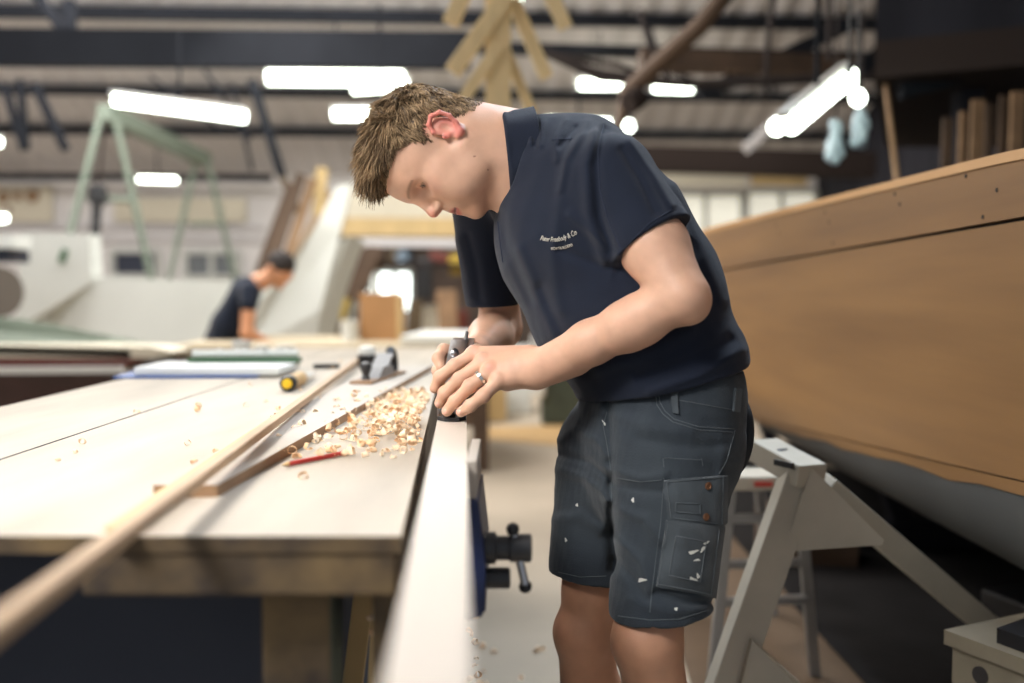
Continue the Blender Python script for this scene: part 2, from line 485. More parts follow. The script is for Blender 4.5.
for sx in (1, -1):
    q = qo
    ear = ishead*np.clip((q[:, 0]*sx-.0735)/.006, 0, 1)*(np.abs(q[:, 1]+.019) < .026)*(np.abs(q[:, 2]+.008) < .036)
    blend(ear, (214, 118, 108), .8)
    blend(near((sx*.045, .07, -.02), .024, .02), red, .35)
    q = qo-np.array([sx*.004, -.009, -.005])
    # eye: dark slit with iris under the lid
    ed = ishead*np.clip(1-((q[:, 0]*sx-.031)/.0120)**2-((q[:, 2]-.0050)/.0038)**2, 0, 1)*(q[:, 1] > .06)*3
    blend(ed, (150, 120, 108), .9)
    blend(ishead*(q[:, 1] > .06)*np.clip(3-3*(((q[:, 0]*sx-.0305)/.0062)**2+((q[:, 2]-.0052)/.0040)**2), 0, 1), (44, 36, 32), 1)
    ls = ishead*np.clip(1-np.abs(q[:, 2]-(.0095-((q[:, 0]*sx-.031)/.014)**2*.004))/.0013, 0, 1)*(np.abs(q[:, 0]*sx-.031) < .0135)*(q[:, 1] > .06)
    blend(ls, (60, 45, 40), .9)
    br = ishead*np.clip(1-np.abs(q[:, 2]-(.0245+.003*np.sin((q[:, 0]*sx-.012)/.036*3.1)))/.004, 0, 1)*(q[:, 0]*sx > .012)*(q[:, 0]*sx < .050)*(q[:, 1] > .05)
    blend(br, (118, 84, 62), .65)
    q = qo; blend(near((sx*.0055, .104, -.040), .0042, .002), (90, 45, 40), .9)
blend(near((0, .115, -.027), .017, .012), (218, 122, 108), .55)
lip = ishead*(q[:, 1] > .078)*(np.abs(q[:, 0]) < .024)*np.clip(1-np.abs(q[:, 2]+.0635)/(.0125*(1-(np.abs(q[:, 0])/.026)**2)+.001), 0, 1)*2.2
blend(lip, (190, 100, 92), .9)
sl = ishead*(q[:, 1] > .078)*(np.abs(q[:, 0]) < .023)*np.clip(1.6-np.abs(q[:, 2]+.0620)/.0018, 0, 1)
blend(sl, (96, 48, 44), .9)
beard = ishead*np.clip((-.03-q[:, 2])/.03, 0, 1)*np.clip((q[:, 1]+.01)/.03, 0, 1)*(1-np.clip(lip, 0, 1))
blend(beard, (176, 138, 112), .30)
hm = hair_mask(q)
blend(ishead*np.clip(hm/.006, 0, 1)*(np.abs(q[:, 0]) < .079), (84, 66, 50), 1)
for mx, my in ((475, 157), (488, 170)):
    pt = W(mx, my, 1.7); dd = np.hypot(pv[:, 0]-pt[0], pv[:, 2]-pt[2]); blend((dd < .0018)*(pv[:, 1] < 1.76), (120, 70, 55), .8)
# knuckles pinker
for p in mcp[:3]: blend(np.clip((.014-np.linalg.norm(pv-p-np.array([0, -.012, .006]), axis=1))/.01, 0, 1), (220, 140, 120), .4)
# legs in a darker brown than the rest of the skin
blend(np.clip((.72-pv[:, 2])/.05, 0, 1), (178, 128, 98), .8)
skin = mesh_np('body', pv, pq, skin_m, man, col=col); skin['label'] = 'bare skin of head, arms and legs'
skin_bvh = BVHTree.FromPolygons([tuple(v) for v in pv[:]], [tuple(f) for f in pq.tolist()], epsilon=0)
# --- hair as fine locks
def build_hair():
    # smooth head-only mask: pick surface vertices in the hair region with their normals
    idx = np.where(ishead & (hm > -.001) & (np.abs(q[:, 0]) < .080) & (q[:, 2] > -.06) & ~((q[:, 1] < -.05) & (q[:, 2] < -.05)))[0]
    n = 15000; pick = RNG.choice(idx, n)
    root = q[pick]+RNG.normal(size=(n, 3))*.001
    cen = np.array([0, -.004, .03]); nr = (root-cen)/np.array([.0755, .1, .085])**2; nr /= np.linalg.norm(nr, axis=1)[:, None]
    top = np.clip((root[:, 2]-.055)/.045, 0, 1); front = np.clip((root[:, 1]-.0)/.08, 0, 1)
    ln = .010+.018*top+.016*top*front
    ln *= .75+.5*RNG.random(n)
    ln *= np.clip(hair_mask(root)/.02, .35, 1)
    fwd = np.array([0, 1, 0.])
    cl = np.stack([vnoise(root, 95, s) for s in (21, 22, 23)], 1)*1.0+np.stack([vnoise(root, 220, s) for s in (31, 32, 33)], 1)*.55
    dirv = nr*(.45+.45*top)[:, None]+fwd*(.35*(1-top)+.55*top)[:, None]+np.array([0, 0, -1.])*(.7*(1-top))[:, None]+cl*.55+RNG.normal(size=(n, 3))*.12
    dirv /= np.linalg.norm(dirv, axis=1)[:, None]
    bend = fwd*.9+np.array([0, 0, -.35])+cl*.6-nr*.45
    seg = 4; wd = (.00075+.0006*RNG.random(n))
    V = []; cc = []
    side = np.cross(dirv, RNG.normal(size=(n, 3))); side /= np.linalg.norm(side, axis=1)[:, None]; s2 = np.cross(dirv, side)
    c0 = lin3((74, 57, 42)); c1 = lin3((200, 170, 132)); c2 = lin3((118, 94, 70))
    mixv = np.clip(.45+.35*cl[:, 0]+RNG.normal(size=n)*.22, 0, 1)[:, None]
    base = c0*(1-mixv)+c1*mixv
    for i in range(seg+1):
        t = i/seg; p = root+dirv*(ln*t)[:, None]+bend*(ln*t*t*.42)[:, None]
        w = wd*(1-.75*t**2)
        for a in range(3):
            ang = a*2.0944
            V.append(p+(side*math.cos(ang)+s2*math.sin(ang))*w[:, None]); cc.append(base*(.85+.15*t))
    V = np.stack(V, 1).reshape(-1, 3); cc = np.stack(cc, 1).reshape(-1, 3); k = 3*(seg+1)
    Q = []
    for i in range(seg):
        for a in range(3): Q.append((i*3+a, i*3+(a+1) % 3, i*3+3+(a+1) % 3, i*3+3+a))
    Q = np.array(Q)[None]+(np.arange(n)*k)[:, None, None]
    Vw = Hc+V@HR
    mesh_np('hair', Vw, Q.reshape(-1, 4), hair_m, man, col=cc)['label'] = 'short tousled light brown hair'
build_hair()
# --- clothing
shirt = Shape()
TS = [(W(660, 400, 1.72), .168, .120), (W(657, 365, 1.72), .172, .126), (W(624, 300, 1.73), .182, .150), (W(587, 235, 1.75), .190, .140), (W(562, 185, 1.775), .176, .112)]
shirt.add(loftn(TS, ML), .02)
shirt.add(cone(W(606, 184, 1.625), W(500, 180, 1.92), .062, .060), .045)
shirt.add(cone(W(540, 150, 1.76), W(585, 160, 1.77), .058, .075), .035)
shirt.add(cone(W(618, 186, 1.615), W(652, 244, 1.552), .070, .066), .03)
shirt.cut(Node(lambda P: -1e3*np.ones(P.shape[:-1]), (0, 0, 0), 1e9))
shirt.add(cone(W(488, 196, 1.93), W(492, 310, 1.995), .070, .050), .04)
hemL = (W(653, 238, 1.555), n_(np.array([.50, -.25, -.80])))
hemR = (W(489, 306, 2.0), n_((.05, .05, -1)))
hemT = (W(664, 391, 1.60), n_((.27, 0.03, -1)))
def pxd(P):
    """picture coordinates of points, to lay creases where the cloth shows them"""
    y = P[..., 1]; z = P[..., 2]-CZ
    den = cT*y-sT*z
    return np.stack([512+FOC*P[..., 0]/den, 341.5-FOC*(sT*y+cT*z)/den], -1)
def crease(Q, d, L, lim=None):
    for pts, amp, w in L:
        best = 1e9
        for a, b in zip(pts, pts[1:]):
            a = np.array(a, float); ab = np.array(b)-a
            t = np.clip((Q-a)@ab/(ab@ab), 0, 1); best = np.minimum(best, np.linalg.norm(Q-a-t[..., None]*ab, axis=-1))
        d = d-amp*np.exp(-(best/w)**2)
    return d
SF = [([(530, 122), (531, 142)], .004, 3.5), ([(544, 122), (540, 145)], .004, 3), ([(566, 120), (558, 136), (556, 160)], .004, 3.5), ([(588, 122), (566, 160), (560, 190)], .005, 4),
      ([(575, 128), (560, 146)], -.004, 3), ([(536, 124), (535, 145)], -.0035, 2.5), ([(604, 130), (596, 165), (600, 215), (612, 250)], -.006, 5), ([(596, 130), (586, 165), (588, 215), (604, 262)], .006, 6),
      ([(622, 258), (600, 240), (570, 215)], .004, 5), ([(618, 270), (590, 262), (560, 250)], -.004, 5), ([(630, 140), (655, 175), (672, 205)], .004, 4), ([(622, 150), (640, 180), (655, 212)], -.004, 4),
      ([(676, 185), (700, 240), (722, 300)], .005, 7), ([(690, 330), (650, 355), (600, 370)], .005, 7), ([(730, 340), (690, 362), (640, 376)], -.005, 6), ([(742, 350), (700, 375), (650, 392)], .005, 5),
      ([(540, 290), (560, 335), (585, 372)], -.005, 7), ([(520, 250), (540, 300), (560, 345)], .004, 6), ([(500, 215), (512, 260), (530, 300)], -.004, 6), ([(560, 200), (552, 260), (560, 310)], .004, 7),
      ([(468, 235), (476, 265), (480, 300)], -.004, 4), ([(458, 240), (466, 270), (470, 298)], .003, 4)]
def shirt_post(P, d):
    m = np.abs(d) < .03
    if not m.any(): return d
    Q = P[m]; e = d[m]
    e = crease(pxd(Q), e, SF)
    e = e+.0016*vnoise(Q, 30, 9)+.0008*vnoise(Q, 85, 10)
    cl = (Q-hemL[0])@hemL[1]
    d = d.copy(); d[m] = e
    return d
shirt.post = shirt_post
pl = Node(None, (0, 0, 0), 1e9)
# split: trunk and sleeves are cut separately, then united
trunk = Shape(); trunk.L = [x for x in shirt.L[:3]]; trunk.cut(half(hemT[0], hemT[1]), .004)
slL = Shape(); slL.add(cone(W(610, 178, 1.62), W(668, 268, 1.535), .070, .0650)); slL.cut(half(hemL[0], hemL[1]), .003); slL.sub(cone(W(658, 252, 1.547), W(674, 280, 1.53), .0545, .055), .001)
slR = Shape(); slR.add(cone(W(488, 200, 1.93), W(493, 325, 2.01), .072, .050)); slR.cut(half(hemR[0], hemR[1]), .004); slR.sub(cone(W(491, 314, 2.0), W(493, 330, 2.02), .046, .046), .001)
allS = Shape(); allS.add(trunk.node()); allS.add(slL.node(), .028); allS.add(slR.node(), .028)
# neck opening
allS.sub(cone(W(528, 160, 1.77), W(480, 158, 1.77), .066, .072), .006)
allS.sub(cone(W(524, 168, 1.765), W(488, 164, 1.765), .078, .078), .008)
allS.post = shirt_post
sv, sq = polygonize(allS, .003)
shirt_o = mesh_np('polo_shirt', sv, sq, navy_m, man)
shirt_o['label'] = 'navy short-sleeved polo shirt'
shirt_bvh = BVHTree.FromPolygons([tuple(v) for v in sv], [tuple(f) for f in sq.tolist()])
sh = Shape()
tr = Shape(); tr.add(loftn([(W(661, 372, 1.72), .158, .112), (W(661, 395, 1.72), .164, .114), (W(657, 440, 1.72), .166, .120), (W(652, 480, 1.72), .160, .112)], ML))
tr.cut(half(W(664, 368, 1.72), UP), .004)
lgL = Shape(); lgL.add(cone(W(668, 450, 1.645), W(660, 640, 1.585), .096, .083)); lgL.cut(half(W(660, 612, 1.585), n_((.10, .05, -1))), .004); lgL.sub(cone(W(658, 618, 1.585), W(658, 670, 1.585), .066, .068), .001)
lgR = Shape(); lgR.add(cone(W(612, 450, 1.80), W(590, 600, 1.80), .100, .079)); lgR.cut(half(W(590, 571, 1.80), n_((-.05, .05, -1))), .004); lgR.sub(cone(W(590, 575, 1.80), W(590, 625, 1.80), .063, .065), .001)
sh.add(tr.node()); sh.add(lgL.node(), .02); sh.add(lgR.node(), .02)
HF = [([(560, 470), (585, 478), (608, 500)], .006, 5), ([(562, 455), (590, 462), (610, 480)], -.005, 4), ([(575, 430), (595, 440), (608, 455)], .005, 5), ([(556, 520), (580, 515), (600, 530)], .005, 6),
      ([(608, 400), (610, 440), (612, 500), (613, 570)], -.008, 5), ([(618, 540), (640, 560), (652, 588)], .007, 5), ([(616, 560), (634, 580), (645, 600)], -.006, 5), ([(612, 470), (640, 478), (664, 476)], .005, 5),
      ([(612, 484), (640, 490), (662, 492)], -.005, 4), ([(620, 510), (645, 520), (662, 540)], .006, 5), ([(600, 410), (640, 425), (690, 432)], .004, 6), ([(640, 440), (690, 448), (725, 446)], -.004, 6),
      ([(724, 450), (716, 500), (722, 560)], .004, 6), ([(655, 592), (690, 604), (714, 602)], -.006, 4), ([(630, 600), (670, 612), (706, 608)], .004, 5), ([(560, 440), (575, 425), (585, 405)], .004, 4)]
def sh_post(P, d):
    m = np.abs(d) < .035
    if not m.any(): return d
    Q = P[m]; e = d[m]
    e = crease(pxd(Q), e, HF)
    e = e+.0030*vnoise(Q, 22, 15)+.0018*vnoise(Q, 60, 16)+.0008*vnoise(Q, 150, 17)
    d = d.copy(); d[m] = e
    return d
sh.post = sh_post
hv, hq = polygonize(sh, .003)
shorts_o = mesh_np('work_shorts', hv, hq, short_m, man); shorts_o['label'] = 'faded charcoal cargo work shorts'
shorts_bvh = BVHTree.FromPolygons([tuple(v) for v in hv], [tuple(f) for f in hq.tolist()])

# ---- collar
cn = W(516, 160, 1.765); ca = n_((-1, -.04, -.10)); cu = n_(UP-ca*(UP@ca)); cs_ = np.cross(ca, cu)
def collar_f(P):
    q = P-cn; s0 = q@ca; x = q@cs_; z = q@cu
    rho = np.sqrt((x/.92)**2+z**2); ang = np.degrees(np.arctan2(x, -z))          # 0 = throat
    t = .012-s0
    lip = .006*np.cos(np.radians(ang))
    r1 = .0765+.05*t; gk = .5-.5*np.cos(np.radians(ang)); r2 = .083+(.42-.40*gk)*np.maximum(t, 0)+.1*np.maximum(t-.03, 0)
    ln = .052+.012*np.exp(-(ang/40)**2)
    a = np.maximum.reduce([np.abs(rho-r1)-.0022, -t, t-.045])
    b = np.maximum.reduce([np.abs(rho-r2+.002*np.sin(ang/9))-.0022, -t-.001, t-ln])
    fold = np.sqrt((rho-.0798)**2+(t+.001)**2)-.0052
    wedge = (13+260*np.maximum(.02-t, -.02)*0-np.abs(ang))*rho*.0174
    return np.maximum(np.minimum(smin(a, fold, .003), smin(b, fold, .003)), wedge)
cg = Shape(); cg.add(Node(collar_f, cn, .125))
v_, q_ = polygonize(cg, .0018)
mesh_np('collar', v_, q_, navy_m, man)['label'] = 'folded polo collar'
# ---- things that lie on a cloth surface, found by casting rays onto it
EYE = V3((0, 0, CZ))
def hit(px, py, bvh):
    d = (V3(W(px, py, 1.))-EYE).normalized()
    p, n, i, t = bvh.ray_cast(EYE, d)
    if p is None: return None, None
    if n.dot(d) > 0: n = -n
    return np.array(p), np.array(n)
def patch(mb, bvh, c4, nu=12, nv=12, off=.002, th=.003, puff=0.):
    c4 = [np.array(c, float) for c in c4]; G = {}
    last = None
    for i in range(nu+1):
        for j in range(nv+1):
            u, v = i/nu, j/nv
            c = (c4[0]*(1-u)+c4[1]*u)*(1-v)+(c4[3]*(1-u)+c4[2]*u)*v
            p, n = hit(c[0], c[1], bvh)
            if p is None: p, n = last
            last = (p, n)
            pf = puff*min(1, 4*u*(1-u)*1.3)*min(1, 4*v*(1-v)*1.3)
            G[i, j] = (p+n*(off+th+pf), -n*(th+.006+pf))
    mb.grid(lambda u, v: G[round(u*nu), round(v*nv)][0], nu, nv, thick=lambda u, v: G[round(u*nu), round(v*nv)][1])
    return mb
def seam(mb, bvh, pts, r=.0011, off=.001, step=3., dash=False):
    P = []
    for a, b in zip(pts, pts[1:]):
        n = max(1, int(math.dist(a, b)/step))
        for i in range(n): P.append((a[0]+(b[0]-a[0])*i/n, a[1]+(b[1]-a[1])*i/n))
    P.append(pts[-1]); out = []
    for p in P:
        h, nn = hit(p[0], p[1], bvh)
        if h is not None: out.append(h+nn*off)
    if dash:
        for a, b in zip(out[::2], out[1::2]): mb.tube([a, b], r, 5)
    elif len(out) > 1: mb.tube(out, r, 6)
    return mb
thread_m = mat('faded thread', (80, 86, 90), rough=.9); dthread_m = mat('navy seam', (30, 38, 56), rough=.9)
flap_m = mat('pocket cloth', (56, 63, 68), rough=.88, noise=.3, nscale=20, bump=.4, bscale=600, sheen=.2, detail=8)
paint_m = mat('dried white paint', (205, 205, 196), rough=.6)
# shirt seams and writing
def seams(lst, bvh, name, m, r=.0007, off=.0003):
    for L in lst:
        mb = MB(); seam(mb, bvh, L, r, off); mb.build(name, m, man, smooth=True)
seams([[(604, 124), (598, 150), (600, 190), (610, 225), (622, 250)], [(618, 254), (632, 240), (650, 223), (672, 210)], [(552, 140), (572, 139)], [(498, 222), (500, 240), (503, 262)]], shirt_bvh, 'seam', dthread_m, .0011, .0004)
def cloth_text(body_, x0, x1, base, height, shear=0., name='embroidery', weight=0.):
    fc = bpy.data.curves.new('t', 'FONT'); fc.body = body_; fc.size = 1; fc.shear = shear; fc.offset = weight
    fo = bpy.data.objects.new('t', fc); COL.objects.link(fo)
    bpy.context.view_layer.update()
    me = bpy.data.meshes.new_from_object(fo.evaluated_get(bpy.context.evaluated_depsgraph_get()))
    bpy.data.objects.remove(fo); bpy.data.curves.remove(fc)
    n = len(me.vertices); co = np.empty(n*3); me.vertices.foreach_get('co', co); co = co.reshape(-1, 3)
    lo, hi = co[:, 0].min(), co[:, 0].max(); out = []
    for x, y, _ in co:
        t = (x-lo)/(hi-lo); px = x0+(x1-x0)*t; by = base(t); sl = (base(t+.01)-base(t-.01))/(.02*(x1-x0))
        p, nn = hit(px+y*height*sl, by-y*height, shirt_bvh); out.append(p+nn*.0012)
    out = np.array(out)-np.array(man.location)
    me.vertices.foreach_set('co', out.ravel()); me.update()
    o = link(name, me, mat('cream thread', (205, 200, 186), rough=.8), man)
    mo = o.modifiers.new('thick', 'SOLIDIFY'); mo.thickness = .0006
    return o
arc1 = lambda t: 240.0+4.6*math.sin(min(max(t, 0), 1)*2.3)-9.5*max(t, 0)**1.6
cloth_text('Peter Freebody & Co', 540.5, 577.5, arc1, 6.6, .25, weight=.006)
cloth_text('BOATBUILDERS', 551.5, 573, lambda t: 249.6+1.2*math.sin(t*PI)-3.8*t, 3.6, 0, weight=.004)
# shorts details
sb = shorts_bvh
mb = MB(); patch(mb, sb, [(664, 480), (725, 475), (724, 527), (668, 521)], 14, 10, .003, .003); flap = mb.build('pocket_flap', flap_m, man, smooth=True)
mb = MB(); patch(mb, sb, [(666, 520), (722, 526), (713, 597), (656, 586)], 14, 16, .003, .003, puff=.012); pck = mb.build('cargo_pocket', flap_m, man, smooth=True)
bm_ = bmesh.new(); 
for o in (flap, pck): bm_.from_mesh(o.data)
bmesh.ops.translate(bm_, verts=bm_.verts, vec=man.location); pbvh = BVHTree.FromBMesh(bm_); bm_.free()
seams([[(667, 482), (723, 477), (722, 524)], [(722, 524), (671, 518), (667, 482)], [(668, 524), (658, 584), (711, 594), (719, 530)], [(676, 536), (669, 575), (700, 582), (706, 542), (676, 536)], [(676, 503), (700, 504), (700, 514), (676, 512), (676, 503)]], pbvh, 'pocket_stitching', thread_m, .0009, .0006)
seams([[(659, 394), (660, 402), (665, 411), (674, 419), (699, 427), (734, 429)], [(656, 396), (657, 405), (663, 414), (673, 422), (699, 430), (733, 432)], [(735, 430), (727, 460), (719, 474)], [(664, 458), (702, 460)], [(663, 458), (664, 467)], [(701, 458), (703, 466)],
          [(616, 478), (640, 482), (662, 480)], [(664, 478), (661, 520), (652, 590), (650, 612)], [(607, 412), (603, 425), (606, 440), (611, 470), (612, 520)], [(618, 616), (650, 620), (680, 619), (708, 610)], [(558, 572), (580, 577), (606, 576)], [(672, 399), (735, 410)]], sb, 'stitching', thread_m)
for c in ([(671, 391), (678, 391), (679, 414), (673, 413)], [(734, 388), (740, 389), (738, 412), (732, 411)]):
    mb = MB(); patch(mb, sb, c, 3, 8, .002, .0025); mb.build('belt_loop', flap_m, man, smooth=True)
for c in ((708, 486), (706, 517)):
    p, nn = hit(c[0], c[1], pbvh); mb = MB(); mb.lathe([(.001, 0), (.0058, .0), (.0062, .0018), (.004, .003), (.0035, .002), (.001, .002)], p-nn*.0005, nn, 16)
    mb.build('button', mat('antique brass', (120, 84, 60), rough=.45, metal=.6), man, smooth=True)
for (x, y, a, b, th_) in ((693, 552, 5, 1.6, .3), (703, 549, 4, 1.3, .9), (697, 560, 3, 1.0, .1), (642, 580, 4, 1.8, .1), (693, 579, 4, 1.4, -.3), (698, 576, 1.3, 2.5, .2), (633, 500, 1.2, 2.2, 0), (676, 609, 1.5, 1.5, 0), (706, 543, 3, .9, .5), (577, 505, 1.2, 1.5, 0), (566, 540, 1, 2, .3), (604, 423, .8, 3, .5)):
    bv = pbvh if (656 < x < 722 and 480 < y < 596) else sb
    mb = MB(); out = []; h0, n0 = hit(x, y, bv)
    for k in range(12):
        an = k/12*2*PI; rr = 1+.3*math.sin(3*an+x); X = a*rr*math.cos(an); Y = b*rr*math.sin(an)
        h, nn = hit(x+X*math.cos(th_)+Y*math.sin(th_), y-X*math.sin(th_)+Y*math.cos(th_), bv)
        if h is None: h = h0
        out.append(h+nn*.0008)
    if h0 is None: continue
    mb.prism(out, -n0*.004); o = mb.build('paint_splash', paint_m, man)
# dark tool pouch hanging at the back of the shorts
pg = Shape(); pg.add(ell(W(733, 436, 1.70), (.020, .06, .072), frame(n_(W(738, 400, 1.70)-W(728, 478, 1.70)), (1, .3, 0))[[0, 1, 2]]))
pg.add(cone(W(741, 405, 1.70), W(746, 411, 1.70), .012, .008), .012)
v_, q_ = polygonize(pg, .004); mesh_np('back_pocket', v_, q_, mat('black nylon', (26, 27, 31), rough=.8, bump=.3), man)
# wedding ring
rc = (mcp[2]*.50+W(470, 386, 1.634)*.50); ra = n_(W(470, 386, 1.634)-mcp[2]); mb = MB()
x_ = n_(np.cross(ra, (0, 0, 1))); y_ = np.cross(ra, x_)
prof = [(-.0030, .0124), (-.0025, .0134), (.0025, .0134), (.0030, .0124)]
R_ = [[mb.bm.verts.new(V3(rc+ra*h+(x_*math.cos(k/32*2*PI)+y_*math.sin(k/32*2*PI))*r)) for k in range(32)] for h, r in prof]
for i in range(4):
    for k in range(32): mb.bm.faces.new((R_[i][k], R_[i][(k+1) % 32], R_[(i+1) % 4][(k+1) % 32], R_[(i+1) % 4][k]))
o = mb.build('wedding_ring', mat('polished silver', (225, 222, 212), rough=.22, metal=1), man, smooth=True)
# finger nails on the left hand
nail_m = mat('nail', (226, 176, 156), rough=.3)
for tip, prev in ((W(447, 411, 1.648), W(455, 401, 1.640)), (W(461, 412, 1.630), W(470, 406, 1.622)), (W(440, 403, 1.668), W(445, 393, 1.660))):
    ax = n_(tip-prev); out = np.array([-.2, -.9, .25]); out = n_(out-ax*(out@ax)); R3 = np.stack([np.cross(out, ax), ax, out])
    ns = Shape(); ns.add(ell(tip+out*.0064-ax*.001, (.0052, .0066, .0040), R3)); v_, q_ = polygonize(ns, .0009, 8); mesh_np('fingernail', v_, q_, nail_m, man)
# boots
boot_m = mat('brown work boot', (92, 70, 52), rough=.7, noise=.2)
for A in (LA, RA):
    b = Shape(); g = np.array([A[0], A[1], 0])
    b.add(cone(g+UP*.15, g+UP*.06, .052, .05)); b.add(cone(g+UP*.055-MF*.03, g+UP*.045+MF*.16, .045, .038), .03); b.add(rbox(g+MF*.065+UP*.012, (.045, .15, .012), np.stack([ML, MF, UP]), .01), .01)
    b.cut(half(g, -UP)); b.cut(half(g+UP*.17, UP), .01)
    v_, q_ = polygonize(b, .005); mesh_np('boot', v_, q_, boot_m, man)
# ------------------------------------------------------------------ the workshop shell
KB = .055
def WB(px, py, D): return W(px, py, D/(1-KB*(px-512)/FOC))
def bpt(x, y, z): return np.array([x, y+KB*x, z])          # building axes (slightly turned)
M = dict(
 floor=mat('pale dusty concrete', (176, 163, 145), rough=.75, noise=.16, nscale=1.2, bump=.1),
 white=mat('white painted brick', (232, 228, 226), rough=.8, noise=.06, nscale=2),
 roof=mat('roof lining sheet', (214, 210, 210), rough=.8, noise=.08, nscale=.7),
 steel=mat('dark steel', (36, 38, 43), spec=.08, rough=.8, noise=.15, nscale=3),
 darkwall=mat('dark timber boarding', (46, 46, 52), spec=.08, rough=.85, noise=.3, nscale=3, stretch=(1, 1, .2)),
 tube=mat('fluorescent tube', (255, 255, 245), emit=(240, 250, 235), estr=12),
 lampwhite=mat('lamp housing', (220, 220, 215), rough=.5),
 bench=mat('dusty bench pine', (182, 171, 155), rough=.75, noise=.18, nscale=2.2, stretch=(3, .6, 3), bump=.25, bscale=25, detail=10),
 benchside=mat('old bench timber', (112, 92, 62), rough=.8, noise=.5, nscale=16, col2=(54, 44, 36), detail=5, bump=.4, bscale=20),
 benchpaint=mat('green stained timber', (92, 98, 84), rough=.8, noise=.4, nscale=8),
 plank=mat('fresh planed pine', (206, 194, 180), rough=.55, noise=.03, nscale=2, stretch=(8, .5, 8)),
 batten=mat('oak batten', (178, 148, 116), rough=.6, noise=.12, nscale=6, stretch=(5, .6, 5)),
 board=mat('dusty board', (180, 170, 158), rough=.7, noise=.05, nscale=3, stretch=(4, .6, 4)),
 boardedge=mat('brown board edge', (150, 118, 88), rough=.7, noise=.25, nscale=8),
 pine=mat('yellow pine', (200, 172, 122), rough=.65, noise=.12, nscale=4, stretch=(3, 3, .7)),
 brown=mat('brown timber', (84, 65, 50), rough=.75, noise=.25, nscale=4),
 hull=mat('varnished hull planking', (152, 114, 70), rough=.5, noise=.16, nscale=1.6, col2=(116, 84, 52), stretch=(2, .35, 5), detail=10, spec=.35),
 hulledge=mat('pale hull edge', (196, 150, 96), rough=.5),
 caulk=mat('black caulk', (32, 28, 28), rough=.8),
 grey=mat('grey primer', (76, 79, 80), rough=.7, noise=.12, nscale=3),
 cream=mat('cream board', (220, 212, 192), rough=.8, noise=.06, nscale=2),
 trestle=mat('white painted trestle', (172, 166, 152), rough=.7, noise=.10, nscale=7, bump=.15, bscale=30),
 alu=mat('dull aluminium', (150, 150, 150), rough=.45, metal=.6, noise=.1),
 gantry=mat('pale green enamel', (122, 132, 118), rough=.6, spec=.2, noise=.08),
 iron=mat('black iron', (58, 58, 60), rough=.4, metal=.3, noise=.2, nscale=20),
 chrome=mat('bright steel', (190, 190, 192), rough=.28, metal=1, noise=.1, nscale=30),
 blue=mat('blue vice enamel', (28, 42, 84), rough=.4, noise=.25, nscale=14),
 wpaint=mat('white primer', (206, 208, 202), rough=.6, noise=.04, nscale=1.5),
 red=mat('red paint', (188, 52, 44), rough=.5), yellow=mat('yellow plastic', (236, 190, 30), rough=.35),
 bench_shade=mat('painted bench shade', (66, 70, 80), rough=.9, spec=.05, noise=.15, nscale=2), pale=mat('pale weathered pine', (222, 198, 152), rough=.7, noise=.10, nscale=5, stretch=(3, 3, .7)),  # first colour stands for the shade under the bench
 black=mat('black plastic', (26, 26, 29), rough=.4), card=mat('cardboard', (176, 132, 88), rough=.85, noise=.06),
 paper=mat('white paper', (226, 228, 224), rough=.7), pblue=mat('blue plastic', (52, 92, 160), rough=.5), pgreen=mat('green baize', (70, 104, 74), rough=.8),
 shaving=mat('wood shavings', (246, 230, 204), rough=.7, noise=.18, nscale=14, col2=(234, 190, 140)),
 chisel=mat('ash handle', (206, 170, 118), rough=.5, noise=.1, nscale=20),
 daylight_fill=mat('daylight in window', (255, 255, 255), emit=(245, 255, 250), estr=4.0),
 pane=mat('dim window pane', (120, 124, 128), rough=.25, spec=.6), dpane=mat('dark window pane', (62, 66, 80), rough=.2),
 deck=mat('green boat deck', (88, 100, 84), rough=.6, noise=.1), maroon=mat('maroon topside', (110, 50, 40), rough=.45), darkhull=mat('dark varnished hull', (58, 34, 34), rough=.35, noise=.2),
 rope=mat('dark rope', (52, 44, 42), rough=.9), skin2=mat('tanned skin', (206, 148, 112), rough=.6, noise=.05),
 mach=mat('dark green machine', (62, 72, 62), rough=.5, noise=.2), brownwall=mat('brown painted beam', (52, 44, 41), spec=.1, rough=.8),
)
def struct(name, mb, m, **k):
    o = mb.build(name, m, **k); o['kind'] = 'structure'; return o
mb = MB(); mb.box((-1.5, 8, -.05), (18, 20, .1)); struct('floor', mb, M['floor'])
XL, XR, YB = -9.5, 4.7, 15.2
RS_ = .30; ZW = 2.88
def roofz(y): return ZW+(YB-y)*RS_ if y > 7 else ZW+(YB-7)*RS_-(7-y)*RS_
def slab(c, size, rz=math.atan(KB)): return c, size, Matrix.Rotation(rz, 3, 'Z')
mb = MB(); mb.prism([bpt(XL, YB, 0), bpt(XR, YB, 0), bpt(XR, YB, ZW+.1), bpt(XL, YB, ZW+.1)], (0, .2, 0)); struct('wall_back', mb, M['white'])
mb = MB(); mb.prism([bpt(XR, -.5, 0), bpt(XR, YB, 0), bpt(XR, YB, ZW), bpt(XR, 7, roofz(7)), bpt(XR, -.5, roofz(-.5))], (.2, 0, 0)); struct('wall_right', mb, M['darkwall'])
mb = MB(); mb.prism([bpt(XL, 2.0, 0), bpt(XL, YB, 0), bpt(XL, YB, ZW), bpt(XL, 7, roofz(7)), bpt(XL, 2.0, roofz(2))], (-.2, 0, 0)); struct('wall_left', mb, M['white'])
# corrugated roof lining
mb = MB()
def rf(u, v):
    x = XL+(XR-XL)*u; y = -.5+(YB+.5)*v
    return bpt(x, y, roofz(y)+.02*math.cos(u*(XR-XL)/.30*2*PI))
mb.grid(rf, 280, 24, thick=lambda u, v: (0, 0, .12)); struct('ceiling', mb, M['roof'], smooth=True)
